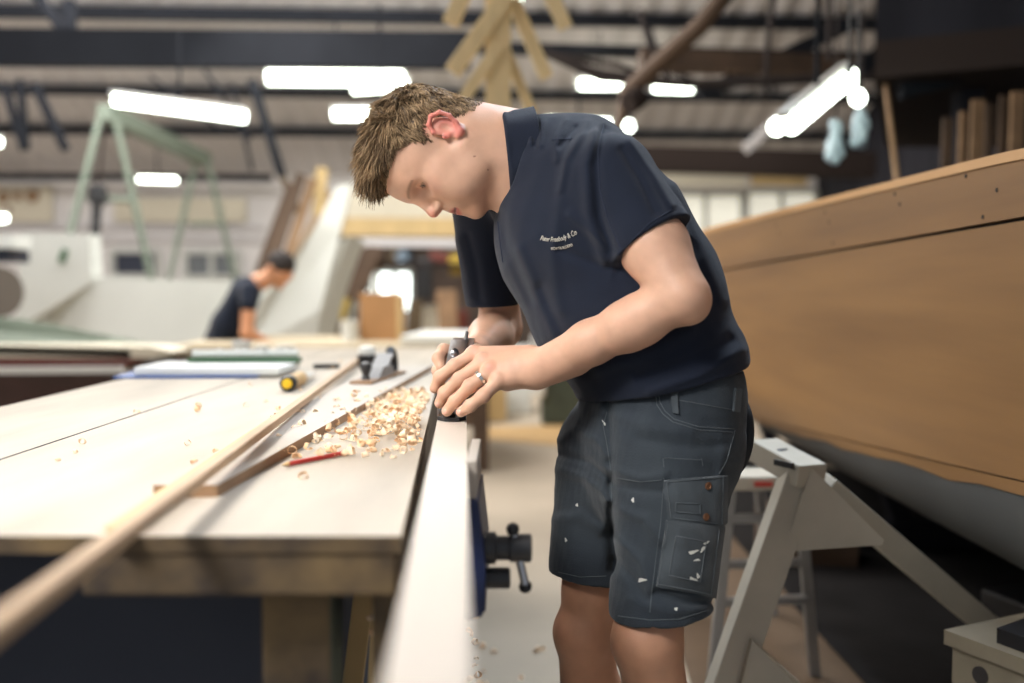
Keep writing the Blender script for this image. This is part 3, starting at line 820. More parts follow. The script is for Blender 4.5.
# purlins and beams of the roof
def beam(n, a, b, w, h, m='steel', up=(0, 0, 1)):
    mb = MB(); mb.bar(a, b, w, h, up); return struct('trim_%d' % n, mb, M[m])
ti = 0
for (D, h) in ((10.9, .13), (12.55, .10), (13.6, .11)):
    ti += 1; z = roofz(D)-.10; beam(ti, bpt(XL, D, z), bpt(XR, D, z), .10, h)
for D in (9.4, 7.8, 6.2, 4.6):
    ti += 1; z = roofz(D)-.10; beam(ti, bpt(XL, D, z), bpt(XR, D, z), .10, .14)
ti += 1; beam(ti, WB(-80, 47, 8.0), WB(470, 51, 8.0), .12, .28)                       # deep steel girder
ti += 1; beam(ti, WB(478, 48, 8.0), WB(1010, 62, 8.0), .15, .07)
ti += 1; beam(ti, WB(-60, 176, 14.6), WB(272, 178, 14.6), .1, .10)                   # truss chord
ti += 1; beam(ti, WB(600, 158, 10.5), WB(872, 166, 10.5), .25, .26, 'brownwall')
ti += 1; beam(ti, WB(640, 60, 6.4), WB(1060, 74, 6.4), .16, .12, 'brown')
for a, b, w in (((4, 84), (24, 150), .10), ((20, 80), (26, 150), .10), ((34, 84), (66, 150), .12), ((34, -10), (62, 30), .14), ((70, 0), (70, 30), .16), ((252, 80), (282, 176), .13), ((232, 84), (252, 170), .05), ((205, 70), (250, 140), .05), ((150, 76), (220, 130), .04),
                ((640, 10), (660, 62), .09), ((655, 66), (700, 82), .05), ((768, 60), (775, 98), .05)):
    ti += 1; beam(ti, WB(a[0], a[1], 9.5), WB(b[0], b[1], 9.5), w*.6, w*.6)
# near trusses overhead on the dark right side
for a, b, D in (((700, 95), (860, 20), 7.0), ((860, 70), (930, 10), 6.0), ((900, 90), (1024, 60), 5.0), ((745, 150), (800, 100), 9.8)):
    ti += 1; beam(ti, WB(a[0], a[1], D), WB(b[0], b[1], D), .07, .09, 'steel' if a[0] != 745 else 'roof')
# ---- windows in the back wall
def window(n, px0, py0, px1, py1, m, D=YB-.06, fr='wpaint', bars=0):
    a = WB(px0, py1, D); b = WB(px1, py0, D); r = empty('window_%d' % n, (a+b)/2); r['kind'] = 'structure'
    c = (a+b)/2; w = b[0]-a[0]; h = b[2]-a[2]
    mb = MB(); mb.prism([(a[0], c[1], a[2]), (b[0], c[1]+KB*w, a[2]), (b[0], c[1]+KB*w, b[2]), (a[0], c[1], b[2])], (0, .03, 0)); mb.build('pane', M[m], r)
    for (p, q) in (((a[0], a[2]), (b[0], a[2])), ((a[0], b[2]), (b[0], b[2])), ((a[0], a[2]), (a[0], b[2])), ((b[0], a[2]), (b[0], b[2]))) + tuple(((a[0]+w*(i+1)/(bars+1), a[2]), (a[0]+w*(i+1)/(bars+1), b[2])) for i in range(bars)):
        mb = MB(); mb.bar((p[0], c[1]+KB*(p[0]-a[0])-.03, p[1]), (q[0], c[1]+KB*(q[0]-a[0])-.03, q[1]), .07, .07, (0, 1, 0), ext=.03); mb.build('frame_bar', M[fr], r)
    return r
window(1, 113, 251, 158, 276, 'dpane'); window(2, 186, 252, 238, 277, 'pane', bars=1)
window(3, 358, 273, 370, 302, 'daylight_fill'); window(4, 378, 271, 412, 312, 'daylight_fill', bars=1)
M['softday'] = mat('hazy window', (230, 230, 220), emit=(245, 240, 222), estr=.62)
window(5, 668, 194, 742, 262, 'softday', bars=1); window(6, 746, 192, 816, 256, 'softday', bars=1)
ti += 1; beam(ti, WB(655, 180, 14.4), WB(745, 180, 14.4), .1, .2, 'cream')
ti += 1; beam(ti, WB(752, 180, 14.3), WB(806, 181, 14.3), .1, .16, 'pine')
# ---- ceiling lamps: housing and tubes
def fluor(a, b, D, w, label, tubes=1, D2=None, nm='fluorescent_lamp', grp=None):
    w *= 1.18; A = W(a[0], a[1], D); B = W(b[0], b[1], D2 or D)
    r = empty(nm, (A+B)/2, label, 'lamp', grp)
    mb = MB(); mb.bar(A+UP*(w*.5), B+UP*(w*.5), w*(.9 if tubes == 1 else .5), w*.3, bev=w*.06); mb.build('lamp_housing', M['lampwhite'], r)
    d = n_(B-A); s = n_(np.cross(d, UP))
    for i in range(tubes):
        o = s*(i-(tubes-1)/2)*w*.6
        mb = MB(); mb.tube([A+o+d*.02, B+o-d*.02], w*(.5 if tubes == 1 else .34), 12); mb.build('tube', M['tube'], r)
    mb = MB(); mb.tube([(A+B)/2+UP*w*.6, (A+B)/2+UP*(w*.6+.5)], .01, 6); mb.build('hanging_rod', M['steel'], r)
fluor((112, 99), (248, 117), 7.2, .075, 'long tube lamp above the pale green gantry')
fluor((266, 77), (405, 78), 9.0, .11, 'level tube lamp just above the hair of the planing man')
fluor((350, 88), (410, 84), 7.0, .07, 'short bright tube lamp touching the hair top')
fluor((332, 114), (375, 114), 11, .10, 'faint tube lamp left of the hair, lowest there')
fluor((576, 84), (624, 84), 11, .09, 'faint tube lamp left of the brown boom')
fluor((652, 87), (694, 88), 11, .085, 'faint tube lamp right of the brown boom')
fluor((545, 121), (612, 123), 9.5, .06, 'dim tube lamp just over the shirt back')
fluor((137, 179), (178, 180), 12.5, .05, 'warm low tube lamp between the gantry legs')
fluor((-20, 217), (8, 218), 9, .06, 'stub of tube lamp at the left edge of view')
fluor((-10, 142), (2, 142), 9, .07, 'highest lamp at the left edge of view')
fluor((782, 128), (846, 76), 3.9, .085, 'big twin tube lamp over the wooden hull', 2, 4.6)
for (x, y, D, r, lb) in ((629, 126, 9, .045, 'round bulb lamp above the shirt back'), (513, -1, 6, .05, 'bare bulb at the top of the timber star'), (849, 84, 4.4, .034, 'small bulb right of the twin tube lamp'), (858, 98, 4.4, .034, 'lowest small bulb right of the twin tube lamp'), (497, 122, 9, .09, 'bulb glowing behind the shirt collar')):
    rt = empty('bulb_lamp', W(x, y, D), lb, 'lamp'); c = W(x, y, D)
    mb = MB(); mb.lathe([(r*.2, -r*1.1), (r*.8, -r*.7), (r, 0), (r*.75, r*.7), (r*.4, r*1.1)], c, n=16); mb.build('bulb', M['tube'], rt, smooth=True)
    mb = MB(); mb.lathe([(r*.45, r*1.0), (r*.5, r*1.2), (r*.45, r*2.2), (.006, r*2.3), (.006, r*2.3+.3)], c, n=12); mb.build('lamp_holder', M['black'], rt)

# enclosed storage loft of dark boards over the hull
lp = [(1.80, 5.0), (2.75, 7.4), (4.68, 7.4), (4.68, 4.4), (2.6, 4.6)]
lo = empty('storage_loft', (3.4, 5.8, 2.1), 'dark boarded storage loft high on the right above the hull', 'loft')
mb = MB(); mb.prism([(x, y, 2.2) for x, y in lp], (0, 0, .18)); mb.build('loft_floor', M['brownwall'], lo)
mb = MB(); mb.prism([(x, y, 2.38) for x, y in lp], (0, 0, 2.1)); mb.build('boarding', M['darkwall'], lo)
for x, y in ((2.0, 5.1), (4.7, 4.7)):
    mb = MB(); mb.bar((x+.4, y+.2, 0), (x+.4, y+.2, 2.2), .12, .12, (0, 1, 0)); mb.build('post', M['darkwall'], lo)

for i, (x, y, h, lb) in enumerate(((836, 140, .12, 'crumpled pale blue glint shape for a reflection below the twin tube lamp'), (861, 126, .20, 'long pale blue glint shape for a reflection right of the twin tube lamp'))):  # made-up hanging shapes in place of pale blue reflections
    s_ = Shape(); s_.add(cone(W(x, y-14, 5.0), W(x-2, y+14, 5.0), .03, .045)); s_.post = lambda P, d: d+.016*vnoise(P, 45, 8)
    v_, q_ = polygonize(s_, .008); o = mesh_np('glint_shape', v_, q_, mat('pale blue glint', (176, 196, 206), rough=.35), None)
    o.data.transform(Matrix.Translation(-V3(W(x, y, 5.0)))); o.location = V3(W(x, y, 5.0)); tag(o, lb, 'glint', 'reflection shapes under the lamp')
    mb = MB(); mb.tube([W(x, y-12, 5.0), W(x, y-12, 5.0)+UP*(1.0)], .006, 5); mb.build('string', M['rope'], o)
# ------------------------------------------------------------------ main bench
bt = .90
bench = empty('workbench', (-.55, 2.6, 0), 'long dusty pine workbench running away from the camera, heaped with shavings', 'workbench')
def quad_slab(mb, pts, z1, th): return mb.prism([(x, y, z1-th) for x, y in pts], (0, 0, th))
mb = MB(); quad_slab(mb, [(-1.10, 1.0), (-.759, 1.0), (-.757, 4.3), (-1.09, 4.3)], bt, .022); mb.build('top_board', M['bench'], bench)
RE0, RE1 = (-.113, 1.0), (-.29, 4.3)
mb = MB(); quad_slab(mb, [(-.753, 1.0), RE0, RE1, (-.753, 4.3)], bt, .018); mb.build('top_board', M['bench'], bench)
for o, em in zip(bench.children, ('bench_shade', 'benchside')):  # edges of the left board take the painted under-bench shade
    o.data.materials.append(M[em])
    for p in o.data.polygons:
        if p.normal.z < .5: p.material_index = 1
mb = MB(); mb.prism([(-1.02, 1.30, .02), (-.27, 1.30, .02), (-.36, 4.0, .02), (-1.0, 4.0, .02)], (0, 0, .80)); mb.build('bench_shade', M['bench_shade'], bench)  # dark block added to fill the shaded space under the bench
mb = MB(); mb.bar((-.44, 1.022, bt-.041), (-.118, 1.022, bt-.041), .04, .044, bev=.004); mb.build('end_rail', M['benchside'], bench)
mb = MB(); mb.bar((-.135, 1.05, bt-.12), (-.31, 4.2, bt-.12), .03, .14, bev=.004); mb.build('apron', M['benchside'], bench)
mb = MB(); mb.bar((-1.03, 1.05, bt-.12), (-1.0, 4.2, bt-.12), .03, .14, bev=.004); mb.build('apron', M['benchside'], bench)
for x, y in ((-.232, 1.09), (-.95, 1.09), (-.33, 4.1), (-.95, 4.1), (-.26, 2.6), (-.95, 2.6)):
    mb = MB(); mb.box((x, y, (bt-.05)/2), (.075, .075, bt-.05), bev=.004); lg_ = mb.build('leg', M['benchside'], bench)
    lg_.data.materials.append(M['benchpaint'])
    for p in lg_.data.polygons:
        if p.normal.x > .5: p.material_index = 1
mb = MB(); mb.bar((-.25, 1.3, .25), (-.33, 4.1, .25), .04, .09); mb.build('stretcher', M['benchside'], bench)
# boards leaning under the bench end
for i, (a, b, lab) in enumerate((((-.205, 1.38, .30), (-.175, 1.36, .80), 'upright yellow lath below the bench corner'), ((-.27, 1.44, .30), (-.205, 1.42, .78), 'slanting yellow lath below the bench corner'))):
    mb = MB(); a = np.array(a); b = np.array(b); d = b-a; a = a-d*(a[2]/d[2]); mb.bar(a, b, .028, .018, (0, 1, 0)); o = mb.build('timber_lath', M['pine'], origin=a); tag(o, lab, 'lath', 'laths under the bench')
# ---- plank being planed
pz = .93
def plk(d, side): return np.array([(-.0728 if side < 0 else -.0235)-.048*(d-.557), d, pz])
mb = MB(); mb.prism([plk(.30, -1), plk(.30, 1), plk(1.98, 1), plk(1.98, -1)], (0, 0, -.032))
plank = mb.build('plank', M['plank'], origin=plk(1.2, 0)); tag(plank, 'pale freshly planed plank on edge in the vice, running towards the camera', 'plank')
# ---- vice
vice = empty('bench_vice', (-.07, 1.32, .8), 'blue iron bench vice clamping the pale plank beside the bench', 'vice')
vy = 1.34
mb = MB(); mb.prism([(-.060, vy-.09, .885), (-.043, vy-.09, .885), (-.034, vy-.09, .80), (-.034, vy-.09, .735), (-.060, vy-.09, .725)], (0, .20, 0))
bmesh.ops.bevel(mb.bm, geom=mb.bm.edges[:], offset=.004, segments=2, affect='EDGES'); mb.build('front_jaw', M['blue'], vice)
mb = MB(); mb.box((-.155, vy+.01, .80), (.022, .20, .16), bev=.004); mb.build('rear_jaw', M['blue'], vice)
mb = MB(); mb.box((-.052, vy+.01, .908), (.014, .19, .05), bev=.002); mb.build('wooden_cheek', M['board'], vice)
for dy in (-.055, .075):
    mb = MB(); mb.tube([(-.18, vy+dy, .775), (-.036, vy+dy, .775)], .010, 12); mb.build('guide_rod', M['chrome'], vice)
mb = MB(); mb.lathe([(.012, -.12), (.012, .0), (.021, .001), (.021, .014), (.016, .016), (.016, .032), (.0185, .034), (.0185, .060), (.016, .062), (.0, .062)], (-.036, vy-.05, .812), (1, 0, 0), 24); mb.build('screw', M['iron'], vice, smooth=True)
mb = MB(); hx = -.036+.047; mb.tube([(hx-.009, vy-.053, .834), (hx+.006, vy-.058, .766)], .0055, 10)
hd = mb.build('handle', M['chrome'], vice, smooth=True)
for (dx, z) in ((-.010, .838), (.0065, .762)):
    mb = MB(); mb.lathe([(.001, -.009), (.007, -.006), (.009, 0), (.007, .006), (.001, .009)], (hx+dx, vy-.055, z), n=14); mb.build('handle_knob', M['black'], vice, smooth=True)
mb = MB(); mb.lathe([(.010, -.02), (.014, -.018), (.014, .018), (.010, .02)], (-.022, vy-.05, .772), (1, 0, 0), 16); mb.build('thrust_collar', M['iron'], vice, smooth=True)
# ---- block plane in the hands
bp = empty('block_plane', (-.125, 1.74, pz), 'small metal block plane gripped in both hands on the plank', 'plane')
pd = n_((-.048, 1, 0)); ps = np.array([1, .048, 0]); c0 = plk(1.73, 0)*0+np.array([-.0485-.048*(1.73-.557)-.0, 1.73, pz])
def pp(l, s, z): return c0+pd*l+ps*s+UP*z
mb = MB(); mb.prism([pp(-.078, -.012, .001), pp(-.078, .012, .001), pp(-.060, .024, .001), pp(.07, .024, .001), pp(.078, .012, .001), pp(.078, -.012, .001), pp(.07, -.024, .001), pp(-.060, -.024, .001)], (0, 0, .006)); mb.build('sole', M['iron'], bp)
for s in (-1, 1):
    mb = MB(); mb.prism([pp(-.055, s*.022, .006), pp(-.02, s*.022, .026), pp(.03, s*.022, .028), pp(.062, s*.022, .008)], ps*s*.003); mb.build('cheek', M['chrome'], bp)
mb = MB(); mb.lathe([(.010, 0), (.012, .004), (.008, .010), (.011, .016), (.009, .021), (.001, .023)], pp(-.064, -.004, .006), n=18); mb.build('front_knob', M['black'], bp, smooth=True)
mb = MB(); mb.bar(pp(-.02, 0, .016), W(464, 338, 1.815), .040, .003, bev=.001); mb.build('blade', M['chrome'], bp)
mb = MB(); mb.bar(W(454, 372, 1.735), W(460, 341, 1.79), .034, .010, bev=.003); mb.build('lever_cap', M['chrome'], bp, smooth=True)
mb = MB(); mb.lathe([(.006, 0), (.008, .002), (.008, .008), (.005, .011), (.001, .012)], W(454, 354, 1.765), (0.1, -1, .6), 18); mb.build('adjusting_wheel', M['chrome'], bp, smooth=True)
mb = MB(); mb.tube([W(464, 352, 1.79), W(467, 332, 1.81)], .0035, 8); mb.build('lateral_lever', M['chrome'], bp)
# ---- things lying on the bench
mb = MB(); mb.prism([(-.433, 1.19, bt), (-.355, 1.19, bt), (-.249, 3.1, bt), (-.42, 3.1, bt)], (0, 0, .015)); 
o = mb.build('board', M['board'], origin=(-.38, 2, bt)); o.data.materials.append(M['boardedge'])
for p in o.data.polygons:
    if abs(p.normal.z) < .5: p.material_index = 1
tag(o, 'thin tapering board lying flat on the bench beneath the long batten', 'board')
o['label'] = 'thin tapering board lying flat on the bench, brown along its right edge'
a0 = np.array([-.342, .93, .939]); a1 = np.array([-.545, 3.69, .911]); dd = a1-a0
mb = MB(); mb.bar(a0-dd*.17, a1, .017, .013, bev=.002); o = mb.build('batten', M['batten'], origin=(a0+a1)/2); tag(o, 'long thin wooden batten overhanging the near end of the bench', 'batten')
mb = MB(); mb.bar((-.395, .98, .908), (-.44, 1.9, .908), .022, .015, bev=.002); o = mb.build('batten', M['pine'], origin=(-.42, 1.4, .908)); tag(o, 'short pale batten half hidden under the long batten', 'batten')
# carpenter pencil
pa, pb_ = np.array([-.323, 1.385, bt+.0045]), np.array([-.251, 1.495, bt+.0045]); pen = empty('pencil', (pa+pb_)/2, 'red pencil lying among the shavings on the bench', 'pencil'); d = n_(pb_-pa)
mb = MB(); mb.tube([pa+d*.012, pb_], .0036, 6); mb.build('barrel', M['red'], pen)
mb = MB(); mb.tube([pa, pa+d*.004, pa+d*.012], [.0006, .0016, .0040], 6); mb.build('sharpened_tip', M['chisel'], pen)
# chisel with yellow and black end cap
ca0 = W(287, 388, 2.42); ca0[2] = bt+.021; ca1 = W(322, 367, 3.0); ca1[2] = bt+.012; d = n_(ca1-ca0)
ch = empty('chisel', ca0, 'chisel with a yellow and black capped handle lying left of the batten', 'chisel')
mb = MB(); mb.lathe([(.0, .0), (.010, .0005), (.0125, .003), (.0125, .006), (.0, .006)], ca0, d, 20); mb.build('end_cap', M['yellow'], ch, smooth=True)
mb = MB(); mb.lathe([(.0128, .003), (.018, .005), (.0205, .012), (.0205, .035), (.017, .045), (.0, .045)], ca0, d, 20); mb.build('striking_collar', M['black'], ch, smooth=True)
mb = MB(); mb.lathe([(.016, .043), (.019, .07), (.017, .11), (.0185, .15), (.019, .19), (.013, .21), (0, .21)], ca0, d, 20); mb.build('handle', M['chisel'], ch, smooth=True)
mb = MB(); mb.bar(ca0+d*.20, ca0+d*.40, .022, .006); mb.build('blade', M['chrome'], ch)
# bench plane on the board
q0 = np.array([-.375, 2.49, bt+.0155]); fd = n_((.14, 1, 0)); fs = np.array([fd[1], -fd[0], 0])
hp = empty('hand_plane', q0, 'black and steel bench plane resting on the flat board', 'plane')
def hpt(l, s, z): return q0+fd*l+fs*s+UP*z
mb = MB(); mb.prism([hpt(-.02, -.028, 0), hpt(-.02, .028, 0), hpt(.33, .03, 0), hpt(.33, -.03, 0)], (0, 0, .007)); mb.build('sole', M['boardedge'], hp)
mb = MB(); mb.prism([hpt(.06, -.024, .007), hpt(.11, -.024, .035), hpt(.20, -.024, .03), hpt(.23, -.024, .007)], fs*.048); mb.build('frog', M['alu'], hp)
mb = MB(); mb.bar(hpt(.12, 0, .01), hpt(.22, 0, .060), .044, .006); mb.build('blade', M['alu'], hp)
mb = MB(); mb.tube([hpt(.30, 0, .005), hpt(.31, 0, .03), hpt(.295, 0, .055), hpt(.27, 0, .066), hpt(.255, 0, .056)], [.014, .012, .013, .014, .010], 12); mb.build('tote', M['black'], hp, smooth=True)
mb = MB(); mb.lathe([(.012, 0), (.008, .012), (.016, .03), (.014, .042), (.001, .046)], hpt(.03, 0, .007), n=16); mb.build('front_knob', M['iron'], hp, smooth=True)
c = W(367, 358, 3.3); c[2] = bt+.03
sk = empty('tape_roll', c, 'small black and white roll behind the bench plane', 'roll')
mb = MB(); mb.lathe([(.03, -.03), (.032, -.028), (.032, .004), (.03, .006)], c, n=20); mb.build('base', M['black'], sk, smooth=True)
mb = MB(); mb.lathe([(.022, .006), (.03, .008), (.028, .03), (.01, .035)], c, n=20); mb.build('lid', M['paper'], sk, smooth=True)
c = W(329, 364, 3.15); c[2] = bt+.008; mb = MB(); mb.bar(c-np.array([.05, 0, 0]), c+np.array([.03, .02, 0]), .02, .014, bev=.003); o = mb.build('marking_knife', M['black'], origin=c); tag(o, 'short black stick lying behind the chisel', 'tool')

# white papers and sleeves at the far left of the bench
ps_ = [('paper', 'flat white folder on the bench with papers on it', 0, .006, .0), ('pblue', 'blue folder sticking out under the white papers', -.02, .004, 0)]
c0_ = np.array([-.86, 3.02, bt])
mb = MB(); mb.box((-.93, 2.92, bt+.004), (.40, .24, .005), Matrix.Rotation(.05, 3, 'Z')); o = mb.build('folder', M['pblue'], origin=(-.83, 3.0, bt)); tag(o, 'blue folder sticking out under the white papers', 'folder')
mb = MB(); mb.box((-.87, 2.96, bt+.018), (.42, .26, .022), Matrix.Rotation(-.02, 3, 'Z'), bev=.004); o = mb.build('paper_stack', M['paper'], origin=(-.78, 3.04, bt)); tag(o, 'stack of white papers at the far left of the bench', 'papers')
mb = MB(); mb.box((-.82, 3.05, bt+.036), (.34, .05, .014), bev=.003); o = mb.build('folder', M['pgreen'], origin=(-.72, 3.17, bt)); tag(o, 'dark green strip lying on the white papers', 'folder')
cl = empty('paper_tube', (-.72, 3.2, bt+.05), 'white rolled paper with wire ties on top of the papers', 'roll')
mb = MB(); mb.tube([(-.98, 3.05, bt+.054), (-.66, 3.07, bt+.054)], .012, 14); mb.build('roll', M['paper'], cl, smooth=True)
for x in (-.90, -.76):
    mb = MB(); mb.tube([(x+.014*math.cos(k/12*2*PI)*.2, 3.055+.0145*math.cos(k/12*2*PI), bt+.054+.0145*math.sin(k/12*2*PI)) for k in range(12)], .003, 6, closed=True); mb.build('tie', M['lampwhite'], cl)
# ---- shavings: curls of pine
def curls(name, pts, label, seed=0, s=1.):
    mb = MB(); r = random.Random(seed)
    for (x, y, z) in pts:
        R = r.uniform(.003, .0085)*s; turns = r.uniform(.7, 2.2); w = r.uniform(.004, .009)*s; n = int(8*turns)+3
        ax = n_((r.gauss(0, 1), r.gauss(0, 1), r.gauss(0, .5))); x_ = n_(np.cross(ax, (.3, .2, 1))); y_ = np.cross(ax, x_); c = np.array([x, y, z+R*.7])
        A = []
        for i in range(n+1):
            t = i/n*turns*2*PI; rr = R*(1-.25*i/n); p = c+(x_*math.cos(t)+y_*math.sin(t))*rr+ax*(i/n)*w*r.uniform(.5, 1.0)
            p[2] = max(p[2], z+.0006); p2 = p+ax*w; p2[2] = max(p2[2], z+.0006)
            A.append((mb.bm.verts.new(V3(p)), mb.bm.verts.new(V3(p2))))
        for (a, b), (c_, d_) in zip(A, A[1:]): mb.bm.faces.new((a, b, d_, c_))
    o = mb.build(name, M['shaving']); tag(o, label, 'shavings', kind='stuff'); o['category'] = 'shavings'
    mo = o.modifiers.new('t', 'SOLIDIFY'); mo.thickness = .0004
    return o
rr = random.Random(5); pts = []
for i in range(520):
    u = rr.random(); d = 1.45+1.0*rr.random()**1.0; e = -.113-.0545*(d-1.0)
    x = e-.012-abs(rr.gauss(0, .10)); 
    if d < 1.6 and rr.random() < .5: continue
    zt = bt+abs(rr.gauss(0, .006))*(1 if 1.65 < d < 2.2 else .3)
    pts.append((x, d, zt))
for i in range(22): pts.append((rr.uniform(-.8, -.25), rr.uniform(1.2, 3.6), bt+.001))
curls('wood_shavings', pts, 'pale curled wood shavings heaped on the bench edge near the hands', 3)
pts = [(-.035+rr.gauss(0, .02), rr.uniform(1.9, 2.1), .001) for i in range(10)]
pts += [(rr.uniform(-.15, .2), rr.uniform(2.0, 3.2), .001) for i in range(30)]+[(-.03+rr.gauss(0, .05), 2.6+rr.gauss(0, .12), .001+abs(rr.gauss(0, .02))) for i in range(110)]
curls('wood_shavings', pts, 'wood shavings fallen on the pale floor below the vice', 4, 1.5)
pts = [(-.062+rr.gauss(0, .004), 1.62+rr.gauss(0, .01), z) for z in np.linspace(.30, .80, 34)]
hs = curls('hanging_shavings', pts, 'string of curled shavings hanging beside the vice', 9, .8)
pts = [(-.166+rr.gauss(0, .006), 1.30+rr.gauss(0, .01), z) for z in np.linspace(.72, .80, 24)]+[(-.162+rr.gauss(0, .012), 1.30+rr.gauss(0, .012), z) for z in np.linspace(.67, .73, 40)]
curls('hanging_shavings', pts, 'clump of shavings caught under the bench edge left of the plank', 10, .7)
# ------------------------------------------------------------------ the wooden hull on the right
hull = empty('wooden_boat', (1.5, 4.4, 0), 'large varnished wooden boat hull with grey primed bottom on the right', 'boat')
D0, D1 = 1.15, 7.6
def taper(d): t = max(0, (d-4.6)/3.0); return .9*t*t
def hx_(z, d):
    """half section of the hull: outer x for a height"""
    zc = .66+.03*(D1-d)/3-.02
    x = 1.0+taper(d)*.9
    if z > .75: return x-.05*(z-.75)
    t = (.75-z)/.55; return x+.10*t+1.1*t**2.6
sheer = lambda d: 1.415+.012*(d-2)-.02*max(0, 2-d)
s1 = lambda d: 1.285-.016*(d-1.9)
s2 = lambda d: .775-.075*(d-1.94)
def strake(name, zt, zb, m, off=0., nz=8, th=.03):
    mb = MB()
    f = lambda u, v: (hx_(zt(D0+(D1-D0)*u)*(1-v)+zb(D0+(D1-D0)*u)*v, D0+(D1-D0)*u)-off, D0+(D1-D0)*u, zt(D0+(D1-D0)*u)*(1-v)+zb(D0+(D1-D0)*u)*v)
    mb.grid(f, 40, nz, thick=lambda u, v: (th, 0, 0)); return mb.build(name, M[m], hull, smooth=True)
strake('sheer_strake', sheer, lambda d: s1(d)+.004, 'hull', .006)
strake('topside_planking', lambda d: s1(d)-.003, lambda d: s2(d)+.002, 'hull', 0, 12)
strake('caulked_seam', lambda d: s1(d)+.008, lambda d: s1(d)-.008, 'caulk', -.012, 2)
strake('caulked_seam', lambda d: s2(d)+.006, lambda d: s2(d)-.006, 'caulk', -.006, 2)
strake('bare_wood_edge', lambda d: s2(d)-.002, lambda d: s2(d)-.030-.005*math.sin(d*9)-.004*math.sin(d*23), 'hull', -.001, 3)
strake('primed_bottom', lambda d: s2(d)-.02, lambda d: .22, 'grey', -.004, 16)
mb = MB(); f = lambda u, v: (hx_(sheer(D0+(D1-D0)*u), D0+(D1-D0)*u)-.010+.05*v, D0+(D1-D0)*u, sheer(D0+(D1-D0)*u)+.004)
mb.grid(f, 40, 1, thick=lambda u, v: (0, 0, -.02)); mb.build('gunwale', M['hulledge'], hull)
mb = MB(); f = lambda u, v: (hx_(sheer(D0+(D1-D0)*u), D0+(D1-D0)*u)+.04+1.9*v, D0+(D1-D0)*u, sheer(D0+(D1-D0)*u)-.06)
mb.grid(f, 12, 2, thick=lambda u, v: (0, 0, -.04)); mb.build('deck', M['darkwall'], hull)
mb = MB(); mb.bar((2.05, 1.3, .25), (2.6, 7.4, .25), .1, .25); mb.build('keel', M['grey'], hull)
mb = MB(); mb.prism([(hx_(sheer(D1), D1), D1, sheer(D1)), (hx_(.9, D1), D1, .9), (hx_(.6, D1), D1, .6), (hx_(.3, D1), D1, .3), (3.6, D1, .3), (3.6, D1, sheer(D1))], (0, .04, 0)); mb.build('transom', M['hull'], hull)
for (px, py) in ((825, 212), (829, 222), (895, 194), (900, 204), (997, 190), (966, 176), (983, 217), (776, 226), (779, 233), (833, 243)):
    u = (px-512)/FOC; d = 1.0/u
    for k in range(5):
        p = W(px, py, d); d = (hx_(p[2], d)-.006)/u*(cT+sT*(341.5-py)/FOC)
    p = W(px, py, d)
    mb = MB(); mb.lathe([(.0045, -.004), (.0045, .0015), (.0, .0015)], p, (-1, 0, .05), 10); mb.build('screw_plug', M['caulk'], hull)
# hull side other planks: prop pole rising behind it
a = W(884, 70, 5.2); b = W(906, 185, 4.6); b[2] = 1.35
mb = MB(); mb.tube([a, b], .014, 10); o = mb.build('prop_pole', M['boardedge'], origin=b); tag(o, 'thin pale pole rising from behind the wooden hull', 'pole')
# timber stored upright against the dark wall
for i, (px, y0, w, m) in enumerate(((948, 118, .05, 'brown'), (963, 112, .03, 'boardedge'), (978, 100, .06, 'boardedge'), (989, 104, .035, 'brown'), (1004, 96, .04, 'brown'), (1018, 92, .06, 'boardedge'))):
    D = 5.0-i*.05; a = W(px, y0, D); b = W(px-4, 175, D-.05); b[2] = 1.0
    mb = MB(); mb.bar(a, b, w, .02, (0, 1, 0)); o = mb.build('stored_board', M[m], origin=b)
    tag(o, ['narrow brown board, leftmost of the stored timber above the hull', 'slim pale board, second in the stored timber above the hull', 'wide pale pointed board in the stored timber', 'slim brown board just right of the wide pale one', 'brown board, last but one in the stored timber', 'rightmost board of the stored timber above the hull'][i], 'board', 'boards stored above the hull')
# ---- white trestle under the hull
tr_ = empty('trestle', (.75, 2.2, 0), 'white painted A-frame trestle standing under the wooden hull', 'trestle')
td = 2.15
A0 = W(803, 478, td); L0 = W(803, 478, td); 
def g0(px, py, d): 
    return W(px, py, d)
def toground(a, b): a = np.array(a); b = np.array(b); t = a[2]/(a[2]-b[2]); return a+(b-a)*t
a = W(800, 474, td); b = toground(a, W(727, 683, td-.08)); mb = MB(); mb.bar(a, b, .075, .05, (0, 1, .2), bev=.003); mb.build('leg', M['trestle'], tr_)
a = W(815, 480, td+.02); b = toground(W(860, 515, td+.05), W(985, 622, td+.25)); a = W(822, 486, td+.03); mb = MB(); mb.bar(a, b, .06, .05, (0, 1, 0), bev=.003); mb.build('leg', M['trestle'], tr_)
gp = [W(812, 468, td-.045), W(836, 492, td-.045), W(884, 540, td-.045), W(882, 545, td-.045), W(783, 552, td-.045)]
mb = MB(); mb.prism(gp, (0, .02, 0)); mb.build('gusset_plate', M['trestle'], tr_)
mb = MB(); mb.bar(W(762, 449, td+.12), W(812, 476, td-.04), .075, .05, bev=.003); mb.build('top_rail', M['trestle'], tr_)
mb = MB(); mb.bar(W(780, 452, td+.05), W(800, 468, td-.0), .03, .02, bev=.002); mb.build('iron_clip', M['iron'], tr_)
mb = MB(); mb.bar(W(793, 466, td-.05), W(775, 462, td), .008, .012); mb.build('iron_clip', M['iron'], tr_)
a = toground(W(800, 474, td), W(727, 683, td-.08)); mb = MB(); mb.prism([W(752, 640, td-.10), W(742, 683, td-.12), W(738, 720, td-.12), W(830, 720, td-.12), W(800, 683, td-.12)], (0, .02, 0)); mb.build('foot_plate', M['trestle'], tr_)
